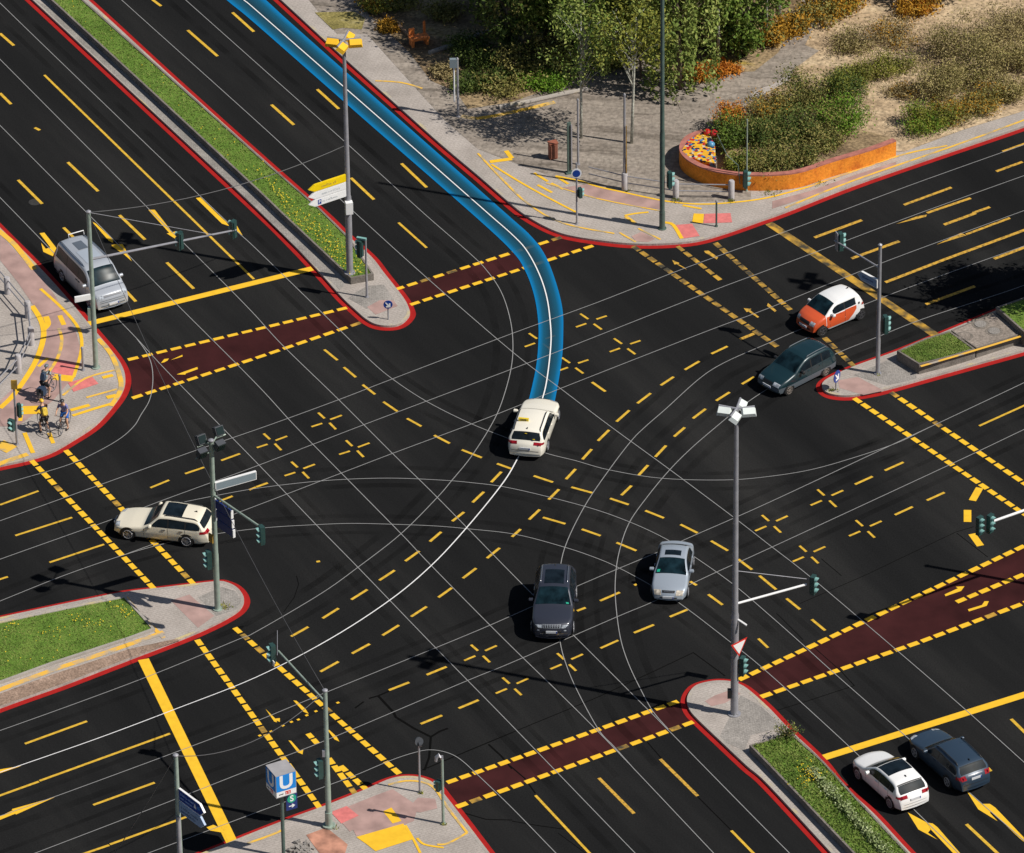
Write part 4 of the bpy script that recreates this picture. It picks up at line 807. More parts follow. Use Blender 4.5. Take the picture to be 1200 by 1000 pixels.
for p, tp, lb in (((97.5, 434), 409, 'short grey guard post beside the tall left mast'), ((71.5, 471), 441, 'short grey guard post behind the two front cyclists')):
    mast('guard_post', p, tp, .06, .06, GALV, lb, 'guard post')
t, B, h = mast('signal_post', (20, 521), 446, .06, .05, GALV, 'signal post with small green heads at the left edge beside the cyclists', 'signal post', cap=False)
head(t, up(B, HT(B, 481))+Vector((.2, .0, 0)), (.9, .4), 3, .75); head(t, up(B, HT(B, 497))+Vector((-.22, -.1, 0)), (-.5, -.8), 2, .95); mb = MB(); mb.box(up(B, h-.2)+Vector((.02, -.06, 0)), (.3, .06, .5)); mb.build('yellow_plate', YELW, t)
# railings with concrete bollards
CONC = mat('concrete_bollard', (.4, .38, .39), .8, (5, .12))
def railing(bases, tops, label, closed=()):
    B0 = G(bases[0], KH); t = thing('railing', B0, label, 'railing')
    Bs = [G(b, KH) for b in bases]
    for b, hh in zip(Bs, tops):
        if hh: mb = MB(); mb.tube([b, up(b, hh-.06), up(b, hh)], [.16, .16, .12], 14); mb.build('bollard', CONC, t, smooth=True)
    for a, b in zip(Bs[:-1], Bs[1:]):
        for zr in (.42, .82): mb = MB(); mb.tube([up(a, zr), up(b, zr)], .032, 8); mb.build('rail', GALV, t, smooth=True)
railing([(-40, 288), (9, 344), (33, 372), (37, 404), (22, 437), (-30, 490)], [0, .95, .95, 1.0, 1.05, 0], 'railing of stout bollards and steel rails on the left pavement')
railing([(690, 212), (732, 222.5), (792, 232), (857, 233)], [0, 1.0, 1.05, 1.08], 'railing of three stout bollards and steel rails on the plaza')
# span wires
def wire(a, b, sag, label, r=.016):
    mb = MB(); mb.tube([a.lerp(b, k/16)-Vector((0, 0, sag*4*(k/16)*(1-k/16))) for k in range(17)], r, 5); tag(mb.build('span_wire', WIRE, smooth='all'), label, 'wire')
Bm = G((410, 320), .46)
wire(TL, up(Bm, HT(Bm, 170)), .7, 'thin span wire from the left signal mast to the lamp mast with yellow lights', .02)
wire(TL, TS, 1.2, 'thin dark span wire crossing from the left mast to the near mast', .013)
wire(TS, TF, 1.0, 'thin span wire between the near signal mast and the front sign mast', .018)
wire(TF, G((128, 1010), .3), .1, 'thin guy wire running down from the front sign mast', .018)
# ---------------------------------------------------------------- orange planter wall with mosaic end
ORW = layered('orange_plaster', [(.3, (.5, .13, .018)), (.5, (.72, .24, .025)), (.75, (.8, .3, .035))], 1.2, .85, None, (9, .2), .4)
RIM = mat('dusty_red_rim', (.38, .14, .11), .8, (3, .25))
mos = bpy.data.materials.new('mosaic'); mos.use_nodes = True; n = mos.node_tree.nodes; l = mos.node_tree.links; b = n['Principled BSDF']; b.inputs['Roughness'].default_value = .35
tc = n.new('ShaderNodeTexCoord'); vo = n.new('ShaderNodeTexVoronoi'); vo.inputs['Scale'].default_value = 7; l.new(tc.outputs['Object'], vo.inputs['Vector'])
cr_ = n.new('ShaderNodeValToRGB'); cr_.color_ramp.interpolation = 'CONSTANT'; e = cr_.color_ramp.elements
e[0].color = (.8, .45, .03, 1); e[1].position = .3; e[1].color = (.02, .03, .08, 1)
for p_, c_ in ((.36, (.6, .56, .42)), (.46, (.75, .38, .03)), (.6, (.5, .03, .03)), (.72, (.02, .03, .08)), (.8, (.7, .3, .03)), (.9, (.05, .2, .4))):
    x = e.new(p_); x.color = (*c_, 1)
sp_ = n.new('ShaderNodeSeparateColor'); l.new(vo.outputs['Color'], sp_.inputs[0]); l.new(sp_.outputs[0], cr_.inputs[0]); l.new(cr_.outputs[0], b.inputs['Base Color'])
path = smooth_line(GL([(822, 170), (806, 176), (798, 184), (796, 193), (801, 202), (814, 211), (831, 217.5), (850, 221.5), (872, 223.5), (905, 223.5), (937, 220), (975, 207.5), (1020, 194), (1050, 183)], KH), 5)
B0 = path[20]; t = thing('planter_wall', (B0.x, B0.y, KH), 'curved orange planter wall with a colourful mosaic seat end on the plaza', 'planter')
WH = .86
def wallrib(mb, pts, th, z0, z1):
    L = []; Rr = []
    for k, p in enumerate(pts):
        a = (pts[min(k+1, len(pts)-1)]-pts[max(k-1, 0)]).normalized(); nn = Vector((-a.y, a.x)); L.append(p+nn*th); Rr.append(p)
    n_ = len(pts); vs = [(*p, z) for z in (z0, z1) for p in Rr]+[(*p, z) for z in (z0, z1) for p in L]; f = []
    for k in range(n_-1): f += [(k, k+1, n_+k+1, n_+k), (n_+k, n_+k+1, 3*n_+k+1, 3*n_+k), (2*n_+k+1, 2*n_+k, 3*n_+k, 3*n_+k+1)]
    f += [(0, n_, 3*n_, 2*n_), (n_-1, 3*n_-1, 4*n_-1, 2*n_-1)]
    mb.add(vs, f)
mb = MB(); wallrib(mb, path, .34, KH, KH+WH); mb.build('wall', ORW, t)
mb = MB(); wallrib(mb, [p+Vector((0, 0)) for p in path], .3, KH+WH, KH+WH+.07); mb.build('rim', RIM, t)
mt = GL([(799, 178), (806, 166), (820, 158), (832, 159), (838, 172), (839, 193), (824, 190), (808, 186)], KH+WH)
vs = [(*p.xy, KH+WH+.09) for p in mt]; mb = MB(); mb.prism([p.xy for p in mt], KH, KH+WH+.075); mb.build('mosaic_seat', mos, t)
for k, (p, c, hh) in enumerate((((829, 158), (.6, .03, .02), .25), ((837, 160), (.55, .02, .03), .3), ((833, 172), (.1, .3, .5), .22))):
    g = G(p, KH+WH); mb = MB(); mb.tube([(g.x, g.y, KH+WH+.07), (g.x, g.y, KH+WH+.07+hh*.6), (g.x, g.y, KH+WH+.07+hh)], [.22, .2, .08], 10); mb.build('mosaic_knob', mat('glazed_%d' % k, c, .3, (4, .3)), t, smooth='all')
soil = [p for p in GL([(850, 172), (850, 198), (872, 203), (905, 203.5), (937, 200), (975, 188), (1020, 176), (1046, 166), (1040, 160), (1000, 150), (940, 120), (880, 118), (862, 140)], KH+.5)]
mb = MB(); mb.prism([p.xy for p in soil], KH, KH+.5); mb.build('soil', EARTH, t)
# orange bench by the garden
OR2 = mat('orange_paint', (.75, .22, .05), .7, (4, .15)); g = G((491, 52), KH)
t = thing('bench', g, 'small orange painted box bench at the foot of the garden', 'bench', rz=R(20)); mb = MB()
mb.box((0, 0, .42), (1.0, .55, .12)); mb.build('seat', OR2, t, local=True); mb = MB()
for x in (-.4, .4): mb.box((x, 0, .18), (.14, .5, .36))
mb.build('support', OR2, t, local=True); mb = MB(); mb.box((-.3, .32, .6), (.3, .1, .5)); mb.build('backrest', OR2, t, local=True); mb = MB(); mb.box((.42, .31, .7), (.12, .06, .9), R(10)); mb.build('side_post', OR2, t, local=True)
# ---------------------------------------------------------------- vegetation
def leafmat(name, a, b, c):
    m = mat(name, a, .7, (1.1, .0), detail=5); e = [x for x in m.node_tree.nodes if x.type == 'VALTORGB'][0].color_ramp
    e.elements[0].color = (*a, 1); e.elements[1].color = (*c, 1); x = e.elements.new(.5); x.color = (*b, 1); m.node_tree.nodes['Principled BSDF'].inputs['Specular IOR Level'].default_value = .2
    no = [x for x in m.node_tree.nodes if x.type == 'TEX_NOISE'][0]; no.inputs['Scale'].default_value = 2.2
    return m
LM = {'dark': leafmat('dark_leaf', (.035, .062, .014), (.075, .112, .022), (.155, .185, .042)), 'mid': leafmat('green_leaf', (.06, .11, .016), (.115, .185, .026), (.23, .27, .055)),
      'weep': leafmat('willow_leaf', (.075, .12, .022), (.17, .225, .045), (.36, .37, .11)), 'olive': leafmat('olive_leaf', (.115, .115, .03), (.215, .195, .055), (.35, .295, .1)), 'tan': leafmat('tan_leaf', (.2, .16, .06), (.33, .27, .11), (.46, .37, .17)),
      'dry': leafmat('dry_leaf', (.17, .13, .06), (.29, .23, .105), (.42, .335, .16)), 'gold': leafmat('golden_leaf', (.2, .13, .02), (.38, .2, .02), (.55, .28, .03)), 'rust': leafmat('rust_leaf', (.3, .1, .015), (.5, .17, .02), (.6, .26, .03)),
      'bright': leafmat('fresh_leaf', (.06, .13, .012), (.12, .23, .02), (.2, .32, .03)), 'yg': leafmat('yellow_green_leaf', (.09, .11, .02), (.19, .2, .03), (.32, .3, .05))}
BARK = mat('bark', (.16, .12, .085), .9, (6, .4)); BIRCH = mat('birch_bark', (.42, .42, .36), .85, (7, .5))
def leaves(centres, n, s, sig, squash=1.0, hang=0.0):
    """leaf quads scattered round clump centres"""
    C_ = np.array(centres, float); k = rng.integers(0, len(C_), n); P_ = C_[k]+rng.normal(0, 1, (n, 3))*np.array(sig)
    a = rng.normal(0, 1, (n, 3)); a[:, 2] = a[:, 2]*(1-hang)-hang*1.6; a /= np.linalg.norm(a, axis=1)[:, None]
    b_ = rng.normal(0, 1, (n, 3)); b_ -= a*(a*b_).sum(1)[:, None]; b_ /= np.linalg.norm(b_, axis=1)[:, None]
    L = s*rng.uniform(.6, 1.35, n)[:, None]; W_ = L*rng.uniform(.35, .6, n)[:, None]
    V = np.stack([P_-a*L*.5, P_+b_*W_*.5, P_+a*L*.5, P_-b_*W_*.5], 1).reshape(-1, 3)
    V[:, 2] = np.maximum(V[:, 2], .03)
    return V
def leafobj(name, V, m, parent):
    me = bpy.data.meshes.new(name); nq = len(V)//4
    me.vertices.add(len(V)); me.vertices.foreach_set('co', V.astype(np.float32).ravel()); me.loops.add(nq*4); me.loops.foreach_set('vertex_index', np.arange(nq*4, dtype=np.int32))
    me.polygons.add(nq); me.polygons.foreach_set('loop_start', np.arange(nq, dtype=np.int32)*4); me.polygons.foreach_set('loop_total', np.full(nq, 4, dtype=np.int32)); me.update(); me.validate()
    me.materials.append(m); o = bpy.data.objects.new(name, me); COL.objects.link(o); o.parent = parent; return o
def shrub(p, r, h, kind, label, n=900, leaf=.16, z=KH, second=None, twigs=14, group=None, cat='shrub'):
    B = G(p, z); t = thing('shrub', B, label, cat, group)
    mb = MB(); tips = []
    for k in range(twigs):
        a = 2*pi*k/twigs+random.uniform(-.4, .4); rr = r*random.uniform(.25, .95); hh = h*random.uniform(.4, 1)*(1-.35*(rr/r)**2)
        tip = (rr*cos(a), rr*sin(a), hh); tips.append(tip)
        mb.tube([(0, 0, 0), (tip[0]*.45+random.uniform(-.1, .1), tip[1]*.45, hh*.6), tip], [.03, .02, .008], 5)
        for s_ in (.55, .8): tips.append((tip[0]*s_+random.uniform(-.15, .15)*r, tip[1]*s_+random.uniform(-.15, .15)*r, hh*s_*random.uniform(.7, 1.1)))
    mb.build('stem', BARK, t, local=True)
    sg = (r*.21, r*.21, h*.14)
    n = int(n*2.3); leafobj('foliage', leaves(tips, int(n*.72) if second else n, leaf, sg), LM[kind], t)
    if second: leafobj('foliage', leaves(random.sample(tips, max(4, len(tips)//3)), n-int(n*.72), leaf, sg), LM[second], t)
    return t
def tree(p, h, r, kind, label, n=4500, leaf=.24, trunk=.16, bark=BARK, low=.25, weep=0.0, second=None, z=KH, clumps=85, group='trees behind the plaza', stems=1):
    B = G(p, z); t = thing('tree', B, label, 'tree', group); tips = []
    mb = MB(); lean = (random.uniform(-.3, .3), random.uniform(-.3, .3))
    for s in range(stems):
        ox, oy = (random.uniform(-.35, .35), random.uniform(-.3, .3)) if s else (0, 0)
        mb.tube([(ox, oy, -.05), (ox*1.3+lean[0]*.3, oy*1.3+lean[1]*.3, h*.3), (ox*1.8+lean[0]*.7, oy*1.8+lean[1]*.7, h*.65), (ox*2+lean[0], oy*2+lean[1], h*.95)], [trunk/(1+.35*s), trunk*.8/(1+.35*s), trunk*.5, trunk*.15], 9)
    for k in range(clumps):
        u = random.uniform(low, 1); a = random.uniform(0, 2*pi); pr = math.sin(pi*min(1, (u-low*.8)/(1.08-low*.8)))**.6
        rr = r*pr*random.uniform(.3, 1); tip = (rr*cos(a), rr*sin(a), h*u); tips.append(tip)
        if k % 3 == 0: z0 = h*max(.12, u-.22); mb.tube([(lean[0]*z0/h, lean[1]*z0/h, z0), (tip[0]*.5, tip[1]*.5, (z0+tip[2])/2+.15), tip], [trunk*.32, trunk*.2, .012], 5)
        if weep:
            for q_ in range(4): tips.append((tip[0]*1.05+random.uniform(-.15, .15), tip[1]*1.05+random.uniform(-.15, .15), max(.5, tip[2]-h*weep*.25*(q_+1))))
    mb.build('trunk', bark, t, local=True, smooth='all')
    n = int(n*(1.6 if not weep else 1.0)); sg = (r*.12, r*.12, h*.04) if not weep else (.13, .13, .5)
    leafobj('crown', leaves(tips, int(n*.75) if second else n, leaf, sg, hang=.6 if weep else 0), LM[kind], t)
    if second: leafobj('crown', leaves(random.sample(tips, len(tips)//3), n-int(n*.75), leaf, sg), LM[second], t)
    return t
tree((640, 52), 9, 3.2, 'mid', 'broad leafy tree, leftmost of the trees behind the plaza', second='weep', low=.18, n=5200)
tree((684, 90), 10, 2.6, 'mid', 'triple stemmed birch with pale trunks at the edge of the plaza', bark=BIRCH, stems=3, low=.34, trunk=.1, second='weep', n=3000)
tree((716, 40), 9, 3.0, 'weep', 'dense green tree behind the thin young tree', second='mid', low=.14, n=5500)
tree((751, 92), 6.5, 1.5, 'yg', 'thin young tree with a dark stem in the middle of the plaza path', trunk=.07, low=.42, n=1500, clumps=36)
tree((797, 104), 9.5, 2.1, 'weep', 'weeping tree trailing to the ground beside the tall green mast', weep=.6, low=.5, n=6500, leaf=.26, clumps=60)
tree((836, 58), 9, 2.3, 'weep', 'weeping tree behind the rust coloured bed', weep=.5, low=.45, n=5500, leaf=.26, clumps=55, bark=BIRCH)
tree((874, 64), 7.5, 2.2, 'mid', 'bushy green tree left of the pale garden path', second='dark', low=.1, n=5500)
tree((912, 22), 9, 2.4, 'mid', 'green tree at the top behind the golden bushes', second='yg', low=.16, n=4500, bark=BIRCH)
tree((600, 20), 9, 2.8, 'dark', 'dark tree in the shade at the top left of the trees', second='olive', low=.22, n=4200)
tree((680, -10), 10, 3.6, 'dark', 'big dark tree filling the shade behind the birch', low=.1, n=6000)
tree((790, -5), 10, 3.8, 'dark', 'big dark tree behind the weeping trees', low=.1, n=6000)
tree((1010, -12), 7, 2.6, 'dark', 'dark green tree at the top right of centre', second='mid', low=.12, n=4500)
tree((1120, -8), 6, 2.4, 'dark', 'dark green tree beyond the golden shrub at the top right', second='mid', low=.1, n=4200)
tree((1294, 345), 7.6, 3.1, 'mid', 'street tree beyond the right edge whose shadow lies on the far lanes', low=.4, n=9500, clumps=100, group='street trees', z=.9)
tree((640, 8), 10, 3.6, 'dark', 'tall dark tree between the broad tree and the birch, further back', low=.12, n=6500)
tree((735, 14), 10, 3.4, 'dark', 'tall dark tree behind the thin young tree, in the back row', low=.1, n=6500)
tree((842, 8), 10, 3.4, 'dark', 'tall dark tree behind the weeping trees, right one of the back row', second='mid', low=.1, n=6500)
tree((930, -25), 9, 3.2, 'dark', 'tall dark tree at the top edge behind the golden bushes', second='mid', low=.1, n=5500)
tree((681, 162), 7.6, 2.0, 'weep', 'slim pale trunked tree standing free on the plaza, left one of two', trunk=.085, bark=BIRCH, low=.52, n=1700, clumps=60, second='mid', leaf=.2)
tree((740, 168), 8.0, 2.2, 'yg', 'slim pale trunked tree standing free on the plaza, right one of two', trunk=.09, bark=BIRCH, low=.6, n=1900, clumps=60, second='weep', leaf=.2)
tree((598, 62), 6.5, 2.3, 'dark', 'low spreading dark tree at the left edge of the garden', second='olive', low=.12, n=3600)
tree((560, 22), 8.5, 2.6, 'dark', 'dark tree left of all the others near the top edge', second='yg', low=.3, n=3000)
tree((700, 66), 9, 2.2, 'weep', 'weeping tree between the birch and the thin young tree', weep=.5, low=.45, n=4600, leaf=.26, clumps=50, bark=BIRCH)
tree((760, 60), 9, 2.2, 'weep', 'weeping tree right behind the thin young tree', weep=.5, low=.45, n=4600, leaf=.26, clumps=50, bark=BIRCH)
for p, r_, h_, k_, lb in (((548, 104), 1.0, .8, 'dark', 'dark low shrub next to the weathered posts, nearest the plaza'), ((590, 108), 1.1, .9, 'olive', 'olive low shrub in the front row of the shaded bed'), ((545, 60), 1.2, 1.0, 'dark', 'dark shrub at the end of the pale curb edging'),
                         ((520, 88), .8, .5, 'dry', 'dry low brush left of the weathered posts'), ((520, 20), 1.1, .7, 'olive', 'olive low brush behind the orange bench'), ((455, 34), .7, .35, 'gold', 'low golden brush along the brown log edging')):
    shrub(p, r_, h_, k_, lb, 800, .15, group='garden shrubs behind the plaza')
SG = 'garden shrubs behind the plaza'
for a in (((648, 102), .9, .7, 'bright', 'low fresh green shrub at the kerb of the garden bed', 900, .15, None), ((628, 98), 1.0, .8, 'bright', 'low fresh green shrub left of another one at the bed kerb', 900, .15, 'olive'),
          ((610, 84), 1.4, 1.5, 'olive', 'olive shrub in the shaded garden bed', 1400, .17, 'dark'), ((648, 76), 1.5, 1.6, 'olive', 'olive shrub below the leftmost broad tree', 1500, .17, 'yg'), ((575, 100), 1.1, 1.0, 'dark', 'dark shrub beside the pair of weathered posts', 1000, .16, 'olive'),
          ((560, 78), 1.2, 1.1, 'dark', 'dark shrub in the deepest shade of the garden', 1000, .16, None), ((722, 78), 1.0, .9, 'yg', 'yellow green shrub behind the thin young tree', 1000, .16, 'olive'),
          ((815, 92), .9, .5, 'rust', 'rust coloured low shrub along the curved garden path', 900, .14, 'gold'), ((838, 86), .9, .5, 'rust', 'deep rust shrub at the end of the curved bed', 900, .14, None), ((858, 84), .5, .4, 'rust', 'small rust plant beside the green bush', 400, .13, None),
          ((905, 50), 1.2, 1.1, 'gold', 'golden bush at the bend of the pale garden path', 1300, .16, 'olive'), ((930, 40), 1.2, 1.2, 'gold', 'golden brown bush below the green tree', 1300, .16, 'olive'), ((962, 22), 1.3, 1.2, 'olive', 'olive bush right of the golden bushes', 1200, .16, 'gold'),
          ((985, 12), 1.2, 1.2, 'gold', 'orange gold bush at the top edge', 1200, .16, 'yg'), ((1076, 14), 1.2, 1.2, 'gold', 'bright golden bush on the sandy slope', 1300, .17, 'rust'), ((440, 12), .9, .6, 'yg', 'yellow green low shrub at the log edging', 700, .15, 'gold'), ((470, 8), 1.0, .6, 'olive', 'olive low shrub behind the log edging', 700, .15, 'yg')):
    shrub(a[0], a[1], a[2], a[3], a[4], a[5], a[6], second=a[7], group=SG)
PG = 'shrubs inside the orange planter'
for a in (((858, 172), 1.0, 1.2, 'mid', 'dark leafed shrub beside the mosaic seat', 1100, 'dark'), ((856, 150), .8, 1.0, 'rust', 'orange flowered shrub behind the mosaic seat', 800, 'gold'), ((866, 205), .7, .8, 'yg', 'pale flowering shrub behind the thin signal post', 700, 'mid'),
          ((900, 205), 1.2, .8, 'olive', 'olive shrub in the near part of the orange planter', 1300, 'dark'), ((938, 196), 1.2, .9, 'olive', 'brownish olive shrub behind the orange wall', 1300, 'dark'), ((895, 172), 1.3, 1.2, 'dark', 'dark olive shrub in the middle of the orange planter', 1400, 'olive'),
          ((932, 165), 1.3, 1.2, 'dark', 'green shrub in the middle of the orange planter', 1500, 'olive'), ((967, 178), 1.1, .9, 'olive', 'low olive shrub at the right part of the orange planter', 1200, 'dark'), ((985, 152), 1.3, 1.2, 'bright', 'fresh bright green shrub at the right end of the orange planter', 1700, None),
          ((908, 140), 1.2, 1.0, 'olive', 'golden olive shrub at the back left of the orange planter', 1200, 'gold'), ((945, 128), 1.4, 1.5, 'olive', 'tall brown green shrub at the back of the orange planter', 1500, 'dark'), ((985, 120), 1.2, 1.2, 'dark', 'dark shrub at the back right of the orange planter', 1200, 'yg')):
    shrub((a[0][0], a[0][1]-(6 if a[0][1] > 174 else 2)), a[1]*1.05, a[2]*1.35, a[3], a[4], int(a[5]*2.0), .12, KH+.35, a[6] or 'olive', twigs=20, group=PG)
RG = 'dry shrubs on the sandy slope'
for a in (((1085, 148), 1.4, 1.2, 'yg', 'yellow green shrub nearest the pavement on the sandy slope', 1700, 'bright'), ((1118, 140), 1.2, 1.0, 'olive', 'dark shrub with golden leaves at the pavement', 1300, 'gold'), ((1150, 128), 1.3, 1.1, 'olive', 'olive shrub with golden tips beside the right pavement', 1400, 'gold'),
          ((1185, 116), 1.3, 1.1, 'tan', 'olive shrub at the right edge above the pavement', 1300, 'olive'), ((1105, 112), 1.6, 2.0, 'tan', 'big olive shrub in the middle of the sandy slope', 1900, 'olive'), ((1150, 95), 1.8, 2.3, 'tan', 'big grey green shrub on the right slope', 2200, 'olive'),
          ((1195, 80), 1.8, 2.4, 'tan', 'big olive shrub at the right edge', 2000, 'olive'), ((1110, 68), 1.8, 2.0, 'dry', 'dry grey brown shrub high on the slope', 1500, 'olive'), ((1165, 52), 1.9, 2.0, 'dry', 'pale dry shrub at the top of the slope', 1700, 'tan'),
          ((1040, 84), 1.5, 1.0, 'yg', 'low yellow green shrub behind the garden path', 1300, 'tan'), ((1005, 95), 1.2, .8, 'yg', 'low green gold shrub left on the sandy slope', 1000, 'olive'), ((1000, 55), 1.5, 1.0, 'dry', 'tan dry shrub below the dark trees', 1000, 'olive'),
          ((1050, 48), 1.6, 1.2, 'dry', 'sparse dry shrub at the top of the sandy slope', 1000, 'gold'), ((1060, 112), 1.2, .5, 'dry', 'low dry brush on bare soil behind the planter', 600, 'gold'), ((1215, 40), 1.8, 2.2, 'dry', 'dry shrub beyond the upper right edge', 1200, 'olive')):
    shrub(a[0], a[1], a[2], a[3], a[4], int(a[5]*1.8), .105, KH, a[6], group=RG)
rowc = [(*G((950+k*.92+random.gauss(0, 1.5), 905+k+random.gauss(0, 1.5)), .46).xy, .62) for k in np.linspace(0, 110, 70)]
tag(leafobj('flower_row_plants', leaves(rowc, 2600, .13, (.12, .12, .07)), leafmat('pale_green_leaf', (.12, .17, .05), (.24, .3, .12), (.42, .46, .25)), None), 'row of pale green leafy plants along the lower right grass bed', 'plants', None, 'stuff')
shrub((922, 863), .7, .6, 'dark', 'grey brown twiggy shrub at the head of the lower right grass bed', 260, .1, .46, 'olive', 26)
for p, h_, lb in (((842, 74), 9, 'pale slender birch trunk between the weeping trees'), ((898, 46), 9, 'pale slender birch trunk right of the bushy green tree'), ((720, 66), 9, 'pale slender birch left of the thin young tree')):
    tree(p, h_, 1.3, 'weep', lb, trunk=.09, bark=BIRCH, low=.55, n=900, clumps=30, weep=.3)
mb = MB()
for c, sp, k in (((793, 235), 7, 60), ((857, 236), 6, 50), ((735, 224.5), 4, 30), ((976, 458), 5, 40), ((1030, 440), 2, 12), ((494, 930), 3, 24), ((521, 967), 3, 18), ((389, 970), 6, 60), ((263, 712), 9, 60), ((862, 839), 3, 16), ((905, 226), 14, 60), ((960, 214), 14, 40)):
    for _ in range(k):
        g = G((c[0]+random.gauss(0, sp*.5), c[1]+random.gauss(0, sp*.18)), KH); a = random.uniform(0, 6.3); w_ = .03; hh = random.uniform(.05, .16)
        mb.add([(g.x-w_*cos(a), g.y-w_*sin(a), KH), (g.x+w_*cos(a), g.y+w_*sin(a), KH), (g.x+random.uniform(-.1, .1), g.y+random.uniform(-.1, .1), KH+hh)], [(0, 1, 2)])
tag(mb.build('weeds', LM['yg'], recalc=False), 'tufts of weeds at post and bollard feet', 'weeds', None, 'stuff')
mb = MB()
for _ in range(70):
    g = G((random.gauss(355, 6), random.gauss(997, 4)), KH); z_ = random.uniform(.05, .14); mb.box((g.x, g.y, KH+z_*.6), (random.uniform(.08, .2), random.uniform(.08, .16), z_), M=Matrix.Rotation(random.uniform(0, 3), 3, 'Z') @ Matrix.Rotation(random.uniform(-.4, .4), 3, 'X'))
tag(mb.build('rubble', GRAV), 'heap of loose grey paving stones beside the blue station cube post', 'rubble', None, 'stuff')
# ---------------------------------------------------------------- cars
GLASS = mat('tinted_glass', (.007, .012, .017), .2, (2.2, .5), spec=.22); GLASSR = mat('rear_glass', (.009, .014, .018), .45, (3, .5), spec=.12); GLASST = mat('windscreen_glass', (.006, .017, .023), .12, (2.2, .8), spec=.35)
TYRE = mat('tyre_rubber', (.012, .012, .012), .8); RIMM = mat('alloy_rim', (.55, .55, .58), .3, metal=.7); RIMD = mat('dark_alloy_rim', (.12, .12, .13), .35, metal=.6); RIMS = mat('steel_rim', (.2, .17, .15), .6)
LAMP = mat('headlamp_glass', (.36, .39, .43), .1, (9, .6), coat=.6); LAMPO = mat('amber_headlamp', (.5, .45, .38), .15, (9, .5), coat=.6); TAIL = mat('tail_lamp_red', (.3, .006, .012), .15, (9, .4), coat=.5); PLATE = mat('number_plate', (.62, .64, .68), .4); BLUEP = mat('plate_blue', (.01, .05, .35), .4)
TRIM = mat('dark_trim', (.02, .02, .022), .5); CHROME = mat('chrome_strip', (.6, .6, .62), .15, metal=.9); SKIN = mat('skin', (.55, .31, .2), .6)
def paint(name, c, metal=0.0, rough=.35): return mat(name, c, rough, (40, .03), metal=metal, coat=.7)
